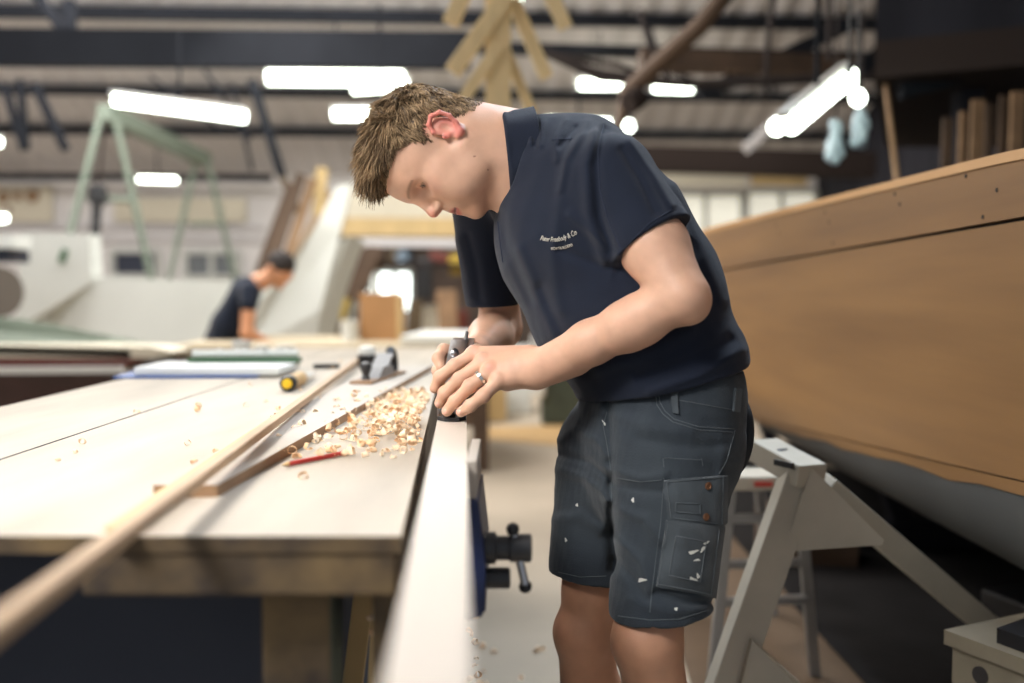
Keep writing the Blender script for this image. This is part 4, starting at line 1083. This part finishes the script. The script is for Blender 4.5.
# ---- aluminium work platform behind the trestle
pf = empty('work_platform', (.7, 3.2, 0), 'paint-spattered low platform on aluminium legs behind the trestle', 'platform')
zt = .61; x0, x1, y0, y1 = .60, .86, 2.75, 3.6
mb = MB(); mb.box(((x0+x1)/2, (y0+y1)/2, zt), (x1-x0, y1-y0, .04), bev=.004); mb.build('top', M['trestle'], pf)
mb = MB(); mb.box((.70, 2.747, zt), (.05, .004, .012)); mb.build('red_label', M['red'], pf)
mb = MB(); mb.bar((.60, 2.9, zt+.03), (.86, 2.95, zt+.035), .04, .02); mb.build('clamp_bar', M['black'], pf)
for (a, b) in (((.82, 2.82, zt-.02), (.90, 2.90, 0)), ((.62, 2.8, zt-.02), (.585, 2.85, 0)), ((.86, 3.5, zt-.02), (.92, 3.45, 0)), ((.62, 3.5, zt-.02), (.58, 3.45, 0))):
    mb = MB(); mb.bar(a, b, .03, .022, (0, 1, 0)); mb.build('leg', M['alu'], pf)
for z in (.15, .26): 
    mb = MB(); mb.bar((.60, 2.83, z+.1), (.86, 2.86, z+.1), .03, .02); mb.build('rung', M['alu'], pf)
mb = MB(); mb.bar((.61, 2.80, .5), (.83, 2.82, .5), .02, .025); mb.build('rung', M['alu'], pf)
# ---- box at the lower right
bx = empty('tool_box', (1.1, 2.1, 0), 'open wooden tool box with a loose lid on the floor, lower right', 'box')
boxm = mat('grubby box plywood', (112, 104, 88), rough=.85, noise=.15); zb = .45; cx, cy = 1.22, 1.98; Rb = Matrix.Rotation(-.62, 3, 'Z')
c_ = W(944, 632, 2.02); c_[2] = zb
e1 = n_((.44, -.90, 0)); e2 = n_((.90, .44, 0))
o0 = np.array([c_[0], c_[1], 0])
def bxp(a, b, z): return o0+e1*a+e2*b+UP*z
mb = MB(); mb.prism([bxp(.012, .012, .0), bxp(.55, .012, .0), bxp(.55, .4, .0), bxp(.012, .4, .0)], (0, 0, zb-.03)); mb.build('carcass', boxm, bx)
mb = MB(); mb.prism([bxp(0, 0, zb-.03), bxp(.57, 0, zb-.03), bxp(.57, .42, zb-.03), bxp(0, .42, zb-.03)], (0, 0, .03)); mb.build('lid', boxm, bx)
mb = MB(); mb.lathe([(.018, -.002), (.018, .003), (0, .003)], bxp(.08, .012, zb-.07), -e2, 18); mb.build('finger_hole', M['caulk'], bx)
mb = MB(); mb.prism([bxp(.10, .03, zb), bxp(.55, .03, zb), bxp(.55, .3, zb), bxp(.08, .16, zb)], (0, 0, .03)); mb.build('black_mat', M['black'], bx)
# ------------------------------------------------------------------ hanging star of pine timbers
st = empty('timber_brace', W(498, 60, 4.6), 'hanging star of yellow pine struts at the top of the view', 'timber frame')
sd = 4.6
mb = MB(); mb.bar(W(499, -40, sd)+UP*1.9, W(498, 116, sd), .115, .06, (0, 1, 0), bev=.004); mb.build('post', M['pale'], st)
for (a, b, w, o) in (((508, -6), (452, 72), .085, -.05), ((512, -2), (547, 78), .07, .05), ((470, -20), (450, 24), .085, -.04), ((545, -18), (566, 28), .075, -.06), ((500, 44), (460, 104), .06, -.05), ((505, 50), (532, 112), .055, .05)):
    mb = MB(); mb.bar(W(a[0], a[1], sd+o), W(b[0], b[1], sd+o), w*.88, .03, (0, 1, 0), bev=.003); mb.build('strut', M['pale'], st)
# ---- brown hoist boom with ropes
bo = empty('hoist_boom', W(650, 70, 6.), 'crooked brown hoist boom with ropes hanging from the roof', 'boom')
mb = MB(); mb.tube([W(770, -65, 5.5)+UP*1.6, W(745, -30, 5.6), W(700, 26, 5.8), W(655, 66, 6), W(628, 92, 6.1), W(619, 128, 6.1)], [.06, .06, .055, .055, .06, .02], 10); mb.build('boom', M['brown'], bo, smooth=True)
mb = MB(); mb.tube([W(640, 96, 6.05), W(628, 104, 6.0)], .07, 8); mb.build('block', M['brownwall'], bo)
for pts in ([(545, 52), (600, 78), (690, 84), (800, 80), (1000, 70)], [(560, 56), (620, 66), (660, 82)], [(640, 10), (650, 45), (668, 78)], [(775, -10), (768, 40), (765, 98)], [(830, -10), (829, 60)]):
    mb = MB(); mb.tube([W(x, y, 6.3) for x, y in pts], .018 if len(pts) < 5 else .03, 6); mb.build('rope', M['rope'], bo)
for k in range(5):
    mb = MB(); mb.tube([W(545+k*4, 52+k*2, 6.6), W(600+k*6, 70+k*3.0, 6.6), W(672+k*3, 80, 6.6)], .008, 5); mb.build('rope', M['rope'], bo)
# ---- pale green gantry
ga = empty('gantry', W(150, 250, 11)*np.array([1, 1, 0]), 'pale green steel A-frame gantry crane at the left', 'gantry')
gA, gB = W(104, 112, 10.3), W(206, 160, 12.6)
mb = MB(); mb.bar(gA, gB, .16, .17, bev=.008); mb.build('crossbeam', M['gantry'], ga)
for (a, b, D, D2) in (((100, 118), (70, 235), 10.3, 9.9), ((116, 120), (152, 282), 10.3, 10.3), ((196, 160), (168, 285), 12.5, 12.1), ((208, 162), (236, 282), 12.5, 12.7)):
    p, q_ = W(a[0], a[1], D), W(b[0], b[1], D2); t = p[2]/(p[2]-q_[2]); mb = MB(); mb.tube([p, p+(q_-p)*t], .035, 10); mb.build('leg', M['gantry'], ga, smooth=True)
mb = MB(); mb.tube([W(86, 198, 10.1), W(134, 200, 10.3)], .03, 8); mb.build('brace', M['gantry'], ga)
mb = MB(); mb.tube([W(190, 224, 12.3), W(220, 224, 12.6)], .03, 8); mb.build('brace', M['gantry'], ga)
hb = empty('chain_hoist', W(96, 180, 9.95), 'dark chain hoist hanging beside the gantry', 'hoist')
mb = MB(); mb.tube([W(97, 205, 9.95), W(93, 270, 9.95)], .05, 8); mb.build('chain', M['iron'], hb)
mb = MB(); mb.lathe([(.05, -.10), (.09, -.08), (.10, 0), (.09, .08), (.05, .10)], W(98, 195, 9.95), n=12); mb.build('hoist_body', M['iron'], hb, smooth=True)
mb = MB(); mb.tube([W(98, 190, 9.95), W(104, 120, 9.95)], .015, 6); mb.build('hanging_strap', M['brownwall'], hb)
# ---- white primed hull
wb = empty('white_boat', (-2.6, 8.6, 0), 'white primed boat hull with a raked bow behind the stooping worker', 'boat')
def whull(u, v):
    px = 24+(316-24)*u
    top = np.interp(px, [20, 92, 235, 262, 280, 300, 316], [274, 277, 281, 272, 262, 250, 236]); bot = np.interp(px, [20, 90, 160, 240, 316], [318, 334, 345, 352, 356])
    # flare of the bow leans to the right and up
    x = px+((34 if u > .8 else 0)*((u-.8)/.2 if u > .8 else 0)**1.3*(1-v)**1.4)
    D = 8.5+1.0*(u-.5)**2*2-.02*v
    return W(x, top+(bot-top)*v, D)
mb = MB(); mb.grid(whull, 40, 10, thick=lambda u, v: (0, .9, 0)); mb.build('hull', M['wpaint'], wb, smooth=True)
mb = MB(); mb.prism([W(22, 232, 8.6), W(90, 234, 8.6), W(92, 282, 8.6), W(16, 330, 8.6)], (0, .22, 0)); mb.build('cabin_side', M['wpaint'], wb)
mb = MB(); mb.prism([W(336, 186, 8.5), W(352, 184, 8.5), W(340, 232, 8.45), W(330, 270, 8.4), W(320, 310, 8.4), W(316, 352, 8.5), W(244, 352, 8.5), W(262, 300, 8.4), W(290, 262, 8.4), W(318, 222, 8.45)], (0, .07, 0)); mb.build('bow', M['wpaint'], wb)
mb = MB(); mb.box(W(63, 256, 8.58), (.05, .02, .12), Matrix.Rotation(.4, 3, 'Y')); mb.build('fairlead', M['pgreen'], wb)
for x, y0 in ((60, 330), (180, 345), (290, 350)):
    a = W(x, y0, 9.0); mb = MB(); mb.box((a[0], a[1], a[2]/2-.02), (.25, .5, a[2]+.04)); mb.build('keel_block', M['brown'], wb)
# ---- dark boat with green deck at the far left
db = empty('dark_boat', (-2.6, 4.6, 0), 'dark maroon boat with a pale green deck at the left edge', 'boat')
def band(name, L, m, th=(0, .3, 0)):
    mb = MB(); mb.prism([W(x, y, D) for x, y, D in L], th); return mb.build(name, M[m], db)
mb = MB(); mb.prism([W(-60, 312, 7.0), W(20, 319, 7.0), W(150, 343, 6.4), W(175, 352, 6.0), W(130, 350, 5.2), W(-60, 345, 5.2)], (0, 0, -.04)); mb.build('deck', M['deck'], db)
for k in range(5):
    mb = MB(); mb.tube([W(-50, 318+k*3.2, 6.9-k*.3)+UP*.03, W(60+k*12, 331+k*3, 6.6-k*.25)+UP*.03], .010, 6); mb.build('rail', M['gantry'], db)
band('topside', [(-60, 344, 5.2), (150, 347, 5.2), (172, 352, 5.2), (150, 358, 5.2), (-60, 357, 5.2)], 'cream')
band('red_band', [(-60, 357, 5.22), (150, 357, 5.22), (118, 367, 5.22), (-60, 368, 5.22)], 'maroon')
band('rubbing_strake', [(-60, 368, 5.15), (118, 367, 5.15), (124, 373, 5.15), (-60, 374.5, 5.15)], 'lampwhite', (0, .35, 0))
a_ = W(-60, 372, 5.3); b_ = W(150, 372, 5.3)
mb = MB(); mb.prism([a_, b_, np.array([b_[0]-.3, b_[1]+.2, .25]), np.array([a_[0], a_[1]+.2, .25])], (0, 1.0, 0)); mb.build('hull_side', M['darkhull'], db)
for x in (-2.9, -2.1):
    mb = MB(); mb.box((x, 5.9, .12), (.3, .6, .26)); mb.build('keel_block', M['brown'], db)
# grey curved cowl and pipes at the left edge
mb = MB(); c = W(-26, 292, 7.4); mb.tube([np.array([c[0]-.25, c[1]+.3, c[2]]), np.array([c[0]+.19, c[1], c[2]])], .19, 20); o = mb.build('drum', mat('brown grey drum', (104, 96, 88), rough=.6), origin=c, smooth=True); tag(o, 'brown-grey drum lying on the deck at the left edge', 'drum')
mb = MB(); mb.bar(W(-30, 242, 7.6), W(22, 242, 7.6), .3, .10); o = mb.build('roof_panel', M['paper'], origin=W(0, 242, 7.6)); tag(o, 'white panel end above the drum at the left edge', 'panel')
mb = MB(); mb.bar(W(-30, 256, 7.7), W(20, 256, 7.7), .3, .10); o = mb.build('shelf', M['dpane'], origin=W(0, 256, 7.7)); tag(o, 'dark strip between white panel and drum', 'panel')
# ---- boards pinned on the back wall
for (x0, y0, x1, y1, m, lb) in ((-20, 186, 52, 222, 'cream', 'faded notice board with brown marks on the back wall'), (115, 198, 246, 222, 'cream', 'long plain cream board on the back wall')):
    a = WB(x0, y1, YB-.08); b = WB(x1, y0, YB-.08)
    r = empty('notice_board', (a+b)/2, lb, 'board')
    mb = MB(); mb.prism([(a[0], a[1]-.03, a[2]), (b[0], b[1]-.03, a[2]), (b[0], b[1]-.03, b[2]), (a[0], a[1]-.03, b[2])], (0, .06, 0)); mb.build('panel', M[m], r)
    if x0 < 0:
        for (x, y, s) in ((3, 197, .09), (17, 196, .07), (32, 196, .1), (8, 210, .05)):
            c = WB(x, y, YB-.16); mb = MB(); mb.lathe([(s, 0), (s*.8, .02), (0, .02)], c, (0, -1, 0), 7); mb.build('brown_mark', M['boardedge'], r)
for (y, h, m) in ((226, .06, 'roof'), (238, .05, 'roof')):
    ti += 1; beam(ti, WB(-40, y, YB-.06), WB(262, y+2, YB-.06), .08, h, m)
# ---- planks leaning in front of the white bow
pl_l = [((300, 178), (276, 250), .10, 'brown'), ((312, 182), (286, 262), .09, 'boardedge'), ((322, 170), (318, 215), .11, 'pine'), ((330, 196), (296, 262), .12, 'batten'), ((290, 186), (270, 240), .07, 'brown'), ((280, 172), (300, 215), .07, 'benchside')]
lbs = ['brown board leaning behind the dark-haired worker, middle of the bunch', 'tan board just right of the middle leaning board', 'short yellow upright board beside the white bow', 'pale board lying along the white bow edge', 'thin brown board, leftmost of the leaning bunch', 'dark crossed board behind the leaning bunch']
for i, (a, b, w, m) in enumerate(pl_l):
    D = 9.4+.12*i; A, Bq = W(a[0], a[1], D), W(b[0], b[1], D); A = A+(A-Bq)*.05; t = A[2]/(A[2]-Bq[2]); G = A+(Bq-A)*min(t, 1.6)
    if i in (2, 5): G = Bq
    mb = MB(); mb.bar(A, G, w, .03, (0, 1, 0)); o = mb.build('leaning_board', M[m], origin=G); tag(o, lbs[i], 'board', 'boards leaning by the white bow')
# ---- store area behind, between bow and man
sh0 = 12.4
mb = MB(); mb.prism([WB(345, 184, sh0+.5), WB(470, 184, sh0+.5), WB(470, 220, sh0+.5), WB(345, 220, sh0+.5)], (0, .1, 0)); o = mb.build('loft_panel', M['cream'], origin=WB(400, 200, sh0)); o['kind'] = 'structure'; o.name = 'trim_60'
mb = MB(); mb.bar(WB(340, 227, sh0), WB(560, 228, sh0), .2, .22); struct('trim_61', mb, M['pine'])
mb = MB(); mb.bar(WB(345, 242, sh0-.2), WB(560, 244, sh0-.2), .12, .10); struct('trim_62', mb, M['roof'])
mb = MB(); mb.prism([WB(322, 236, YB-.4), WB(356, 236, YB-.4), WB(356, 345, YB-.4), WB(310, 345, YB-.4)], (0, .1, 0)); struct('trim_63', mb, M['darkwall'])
mb = MB(); mb.prism([WB(414, 236, YB-.4), WB(600, 236, YB-.4), WB(600, 345, YB-.4), WB(414, 345, YB-.4)], (0, .1, 0)); struct('trim_64', mb, mat('mottled store wall', (96, 84, 78), rough=.9, noise=.35, nscale=1.4))  # mottled brown-grey wall behind the store
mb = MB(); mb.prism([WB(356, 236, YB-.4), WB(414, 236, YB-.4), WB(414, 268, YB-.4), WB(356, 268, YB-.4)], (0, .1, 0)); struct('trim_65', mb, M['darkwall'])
clut = [((352, 300), (372, 250), .16, 'brown', 'brown upright board left of the bright windows'), ((374, 270), (376, 246), .14, 'brown', 'brown board hanging above the bright windows'), ((392, 268), (394, 248), .10, 'benchside', 'dark brown board above the bright windows'),
        ((334, 335), (350, 280), .10, 'yellow2', 'yellow ladder rail leaning beside the white bow'), ((345, 335), (356, 282), .08, 'wpaint', 'white rail leaning beside the yellow one'), ((338, 330), (326, 285), .09, 'benchside', 'brown lath crossing behind the yellow rail'),
        ((424, 300), (424, 258), .14, 'black', 'dark coat hanging on the store wall'), ((405, 262), (398, 252), .12, 'greyblue', 'small blue-grey tin on the upper shelf'), ((438, 262), (440, 252), .16, 'maroon', 'maroon tin on the upper shelf'),
        ((432, 330), (430, 305), .20, 'cream', 'cream sack standing on the far floor'), ((448, 325), (446, 290), .16, 'boardedge', 'tan crate behind the cream sack'), ((414, 330), (416, 300), .12, 'benchside', 'dark brown crate left of the cream sack'),
        ((456, 275), (455, 255), .10, 'yellow2', 'yellow tool on the wall by the far sleeve'), ((462, 335), (462, 310), .10, 'maroon', 'dark red can near the far forearm')]
M['yellow2'] = mat('mustard paint', (188, 158, 56), rough=.6); M['greyblue'] = mat('grey blue tin', (112, 128, 142), rough=.5)
for i, (a, b, w, m, lb) in enumerate(clut):
    D = 11.2+.12*(i % 5); A, Bq = WB(a[0], a[1], D), WB(b[0], b[1], D)
    mb = MB(); mb.bar(A, Bq, w*1.4, w*.6, (0, 1, 0), bev=.02); nm = lb.split()[1] if False else ['board', 'board', 'board', 'ladder_rail', 'ladder_rail', 'lath', 'coat', 'tin', 'tin', 'sack', 'crate', 'crate', 'tool', 'can'][i]
    if nm in ('sack', 'crate', 'can', 'ladder_rail', 'lath'):
        mb.bm.free(); low = A.copy(); 
        mb = MB(); low = A+(A-Bq)*(A[2]/(Bq[2]-A[2])) if abs(Bq[2]-A[2]) > .05 else A
        mb.bar(low, Bq, w*1.4, w*.6, (0, 1, 0), bev=.02)
    o = mb.build(nm, M[m], origin=(A+Bq)/2); tag(o, lb, nm.replace('_', ' '))
mb = MB(); mb.bar(WB(384, 265, 11.5), WB(470, 266, 11.5), .45, .05, bev=.01); o = mb.build('wall_shelf', M['brownwall'], origin=WB(420, 265, 11.5)); tag(o, 'dark shelf holding tins high in the store area', 'shelf')
# cardboard box and far bench
fb = empty('far_workbench', W(350, 350, 6.6)*np.array([1, 1, 0]), 'second workbench with a cream top where the stooping worker stands', 'workbench')
z2 = .80
mb = MB(); mb.prism([(-2.15, 6.2, z2), (-.1, 6.2, z2), (-.15, 7.6, z2), (-2.2, 7.6, z2)], (0, 0, -.06)); mb.build('top', mat('dusty far bench top', (176, 162, 136), rough=.8, noise=.08), fb)
for x, y in ((-2.1, 6.3), (-.2, 6.3), (-.25, 7.5), (-2.1, 7.5)):
    mb = MB(); mb.box((x, y, z2/2-.03), (.1, .1, z2-.06)); mb.build('leg', M['brown'], fb)
c = W(383, 327, 7.0); bb = empty('cardboard_box', (c[0], c[1], z2), 'brown cardboard box on the far workbench', 'box')
mb = MB(); mb.box((c[0], c[1], z2+.16), (.29, .25, .32)); mb.build('carton', M['card'], bb)
mb = MB(); mb.box((c[0]-.01, c[1]-.10, z2+.325), (.29, .02, .008)); mb.build('flap', M['card'], bb)
mb = MB(); mb.box((c[0]+.13, c[1]-.128, z2+.16), (.035, .004, .32)); mb.build('tape_strip', M['pine'], bb)
for (x, w, h, D, m, lb, zz) in ((242, .070, .058, 3.75, 'paper', 'tall white tub at the far left corner of the bench', bt), (262, .060, .035, 3.85, 'wpaint', 'low white tub just right of the tall white one', bt), (285, .075, .03, 3.95, 'paper', 'flat white tub farthest right of three on the bench corner', bt), (350, .12, .14, 6.8, 'paper', 'white pot left of the cardboard box', z2)):
    c = W(x, 350, D); r = empty('tub', (c[0], c[1], zz), lb, 'tub')
    mb = MB(); mb.lathe([(w*.42, 0), (w*.5, h*.9), (0, h*.9)], (c[0], c[1], zz), n=18); mb.build('body', M[m], r, smooth=True)
    mb = MB(); mb.lathe([(w*.54, h*.88), (w*.54, h), (0, h)], (c[0], c[1], zz), n=18); mb.build('lid', M['lampwhite'], r, smooth=True)
mb = MB(); mb.prism([(-.72, 6.4, z2+.004), (-.15, 6.4, z2+.004), (-.15, 7.3, z2+.004), (-.66, 7.3, z2+.004)], (0, 0, .05)); o = mb.build('paper_sheet', M['paper'], origin=(-.4, 6.8, z2)); tag(o, 'white sheet lying right of the cardboard box', 'sheet')
# ---- machines on the floor beyond the plank
mc = empty('bandsaw', (.28, 8.6, 0), 'dark green machine on the far floor seen below the belly of the man', 'machine')
mb = MB(); mb.box((.42, 8.6, .35), (.34, .4, .70), bev=.03); mb.build('cabinet', M['mach'], mc)
mb = MB(); mb.box((.42, 8.55, .74), (.5, .5, .05), bev=.01); mb.build('table', M['chrome'], mc)
mb = MB(); mb.lathe([(.02, -.05), (.2, -.045), (.2, .045), (.02, .05)], (.42, 8.7, .98), (0, 1, 0), 24); mb.build('wheel_cover', M['mach'], mc, smooth=True)
mb = MB(); mb.box((.22, 8.45, .5), (.12, .2, .5), bev=.02); mb.build('guard', M['paper'], mc)
for (x, y, w, d, h, m, nm, lb) in ((-.30, 8.8, .5, .4, .35, 'pine', 'crate', 'low pine crate on the floor beyond the vice'), (.02, 9.3, .3, .3, .62, 'paper', 'bin', 'white bin beyond the pine crate'), (-.40, 8.4, .16, .16, .62, 'brown', 'post', 'brown post beside the low pine crate'), (.75, 9.2, .35, .4, .5, 'brown', 'crate', 'brown crate right of the dark green machine')):
    mb = MB(); mb.box((x, y, h/2), (w, d, h), bev=.02); o = mb.build(nm, M[m], origin=(x, y, 0)); tag(o, lb, nm)
mb = MB(); mb.prism([(-.2, 7.6, .002), (1.6, 6.6, .002), (1.6, 8.6, .002), (-.2, 8.3, .002)], (0, 0, .004)); o = mb.build('floor_sheet', mat('ochre plywood sheet', (186, 152, 104), rough=.8, noise=.1), origin=(.5, 7.8, 0)); tag(o, 'ochre plywood sheet lying on the floor by the far machine', 'sheet')
# clutter and painted shade under the hull
for (x, y, w, d, h, rz, m, nm, lb) in ((1.7, 2.9, .5, .3, .25, .3, 'black', 'case', 'black case on the floor under the boat'), (1.25, 4.2, .4, .3, .22, -.2, 'brown', 'crate', 'brown crate beneath the boat behind the platform')):
    mb = MB(); mb.box((x, y, h/2), (w, d, h), Matrix.Rotation(rz, 3, 'Z'), bev=.01); o = mb.build(nm, M[m], origin=(x, y, 0)); tag(o, lb, nm)
mb = MB(); mb.prism([(.50, 2.35, .002), (1.02, 2.2, .002), (1.05, 4.8, .002), (.62, 4.9, .002)], (0, 0, .005)); o = mb.build('floor_sheet', mat('brown shade', (104, 84, 64), rough=.85, noise=.2, nscale=3), origin=(.8, 3.4, 0)); tag(o, 'brown shade sheet laid as the shade under the low platform', 'sheet')  # brown sheet added to colour in the shade around the platform
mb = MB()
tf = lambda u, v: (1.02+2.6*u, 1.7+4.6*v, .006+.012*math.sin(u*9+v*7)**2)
mb.grid(tf, 24, 24, thick=lambda u, v: (0, 0, -.004)); o = mb.build('shade_sheet', mat('dark shade sheet', (40, 38, 38), rough=.9, spec=.1, noise=.3, nscale=3), origin=(2, 4, 0), smooth=True); tag(o, 'dark shade sheet laid on the floor as the shade under the wooden boat', 'shade_sheet')  # dark sheet added to paint the shade beneath the hull
# hull cradle
cr = empty('hull_cradle', (2.2, 4.4, 0), 'dark timber cradle carrying the wooden boat', 'cradle')
for y in (2.3, 4.4, 6.6):
    mb = MB(); mb.box((2.3, y, .06), (1.6, .15, .12)); mb.build('sleeper', M['darkwall'], cr)
    mb = MB(); mb.bar((1.75, y, .1), (1.62, y, .42), .08, .08, (0, 1, 0)); mb.build('post', M['darkwall'], cr)
# ------------------------------------------------------------------ the second worker
p2 = empty('person', W(235, 300, 7.0)*np.array([1, 1, 0]), 'dark-haired worker in navy t-shirt stooping over the far workbench', 'person')
E2 = 7.05
s = Shape()
s.add(ell(W(279, 268, E2), (.078, .085, .105), frame(n_((.35, 0, .9)), (0, 1, 0))))
s.add(ell(W(284, 274, E2), (.06, .06, .075), frame(n_((.45, 0, .9)), (0, 1, 0))), .03)
s.add(ball(W(291, 276, E2), .014), .012); s.add(cone(W(274, 278, E2), W(280, 287, E2), .03, .022), .02)
s.add(ball(W(270, 268, E2-.075), .02), .01)
s.add(cone(W(272, 276, E2), W(252, 286, E2), .058, .068), .03)
s.add(loftn([(W(216, 362, E2), .14, .10), (W(232, 325, E2), .15, .10), (W(246, 292, E2), .16, .09)], (0, 1, 0)), .03)
for sg in (-1, 1):
    o_ = sg*.19
    S_ = W(250, 292, E2+o_); El = W(247, 333, E2+sg*.25); Wr = W(276, 347, E2+sg*.14)
    s.add(cone(S_, El, .055, .045), .03); s.add(cone(El, Wr, .043, .026), .02)
    s.add(cone(Wr, W(287, 349, E2+sg*.10), .026, .022), .01)
    for k in range(4): s.add(cone(W(287, 349, E2+sg*.10+(k-1.5)*.02), W(296, 351.5, E2+sg*.09+(k-1.5)*.022), .010, .008), .004)
    s.add(cone(W(283, 348, E2+sg*.10-sg*.03), W(288, 351, E2+sg*.05), .011, .009), .006)
    h_ = W(214, 372, E2+sg*.09); kn = np.array([h_[0]+.10, h_[1], .48]); an = np.array([h_[0]-.02, h_[1], .08])
    s.add(cone(h_, kn, .09, .06), .03); s.add(cone(kn, an, .06, .04), .03)
v_, q_ = polygonize(s, .009)
c2 = np.tile(lin3((204, 146, 110)), (len(v_), 1)); mesh_np('body', v_, q_, skin_m, p2, col=c2)
s = Shape(); s.add(loftn([(W(214, 362, E2), .165, .125), (W(230, 325, E2), .17, .125), (W(246, 292, E2), .175, .10)], (0, 1, 0)))
s.add(cone(W(256, 284, E2), W(246, 290, E2), .062, .10), .04)
for sg in (-1, 1): s.add(cone(W(250, 292, E2+sg*.17), W(249, 304, E2+sg*.22), .074, .064), .03)
s.post = lambda P, d: d+.003*vnoise(P, 20, 5)
v_, q_ = polygonize(s, .010); mesh_np('t_shirt', v_, q_, navy_m, p2)
s = Shape()
for sg in (-1, 1):
    h_ = W(214, 366, E2+sg*.09); kn = np.array([h_[0]+.10, h_[1], .48]); an = np.array([h_[0]-.02, h_[1], .08])
    s.add(cone(h_, kn, .115, .085), .03); s.add(cone(kn, an, .085, .07), .03)
v_, q_ = polygonize(s, .012); mesh_np('trousers', v_, q_, mat('dark maroon trousers', (48, 36, 40), rough=.9), p2)
s = Shape(); s.add(ell(W(281, 264, E2), (.090, .100, .098), frame(n_((.35, 0, .9)), (0, 1, 0)))); s.sub(ell(W(279, 287, E2), (.14, .3, .105)), .01)
s.post = lambda P, d: d+.006*vnoise(P, 70, 6)
v_, q_ = polygonize(s, .008); mesh_np('hair', v_, q_, mat('dark brown hair', (38, 32, 30), rough=.8), p2)
for sg in (-1, 1):
    h_ = W(214, 372, E2+sg*.09); mb = MB(); mb.box((h_[0]+.03, h_[1], .045), (.27, .10, .09), bev=.03); mb.build('boot', M['black'], p2, smooth=True)
# ------------------------------------------------------------------ light
w = bpy.data.worlds.new('world'); SC.world = w; w.use_nodes = True
bg = w.node_tree.nodes['Background']; bg.inputs[0].default_value = (.80, .88, 1.0, 1); bg.inputs[1].default_value = .42
def area(loc, rot, sx, sy, e, col=(1, 1, 1)):
    l = bpy.data.lights.new('daylight_fill', 'AREA'); l.shape = 'RECTANGLE'; l.size = sx; l.size_y = sy; l.energy = e; l.color = col
    o = bpy.data.objects.new('daylight_fill', l); COL.objects.link(o); o.location = loc; o.rotation_euler = rot; return o  # the added key and fill lamps share this name
def area_at(loc, tgt, sx, sy, e, col=(1, 1, 1)):
    return area(loc, (V3(tgt)-V3(loc)).to_track_quat('-Z', 'Y').to_euler(), sx, sy, e, col)
k_ = area_at((-1.5, .1, 3.3), (-.30, 1.7, 1.0), 1.3, 1.3, 42, (1, .975, .95)); k_.data.spread = math.radians(62)      # added key lamp, narrowed to light the man and the bench
k_ = area_at((-1.3, 2.8, 4.2), (-.8, 2.6, .9), 1.4, 2.0, 20, (1, .97, .93))
k_ = area_at((.9, 3.2, 4.2), (.35, 1.9, 1.1), 1.0, 1.4, 68, (.72, .85, 1)); k_.data.spread = math.radians(80)          # cool roof light behind
area_at((-4.2, .8, 2.4), (0, 1.8, 1.0), 2.0, 1.6, 48, (1, .97, .94))          # added fill lamp from the left to brighten the face
area_at((-2.2, 6.6, 3.8), (1.0, 5.6, 1.0), 1.5, 1.5, 110, (1, .96, .9))
area((-4.0, 9.0, 4.35), (0, 0, 0), 7, 3, 480, (1, .98, .97))                  # lamps over the far bay
area_at((-2.5, 5.0, 4.6), (-2.6, 9.0, 1.0), 4, 1.6, 215, (1, .985, .98))
area((1.6, 11.0, 3.5), (0, 0, 0), 4, 3, 100, (1, .95, .88))
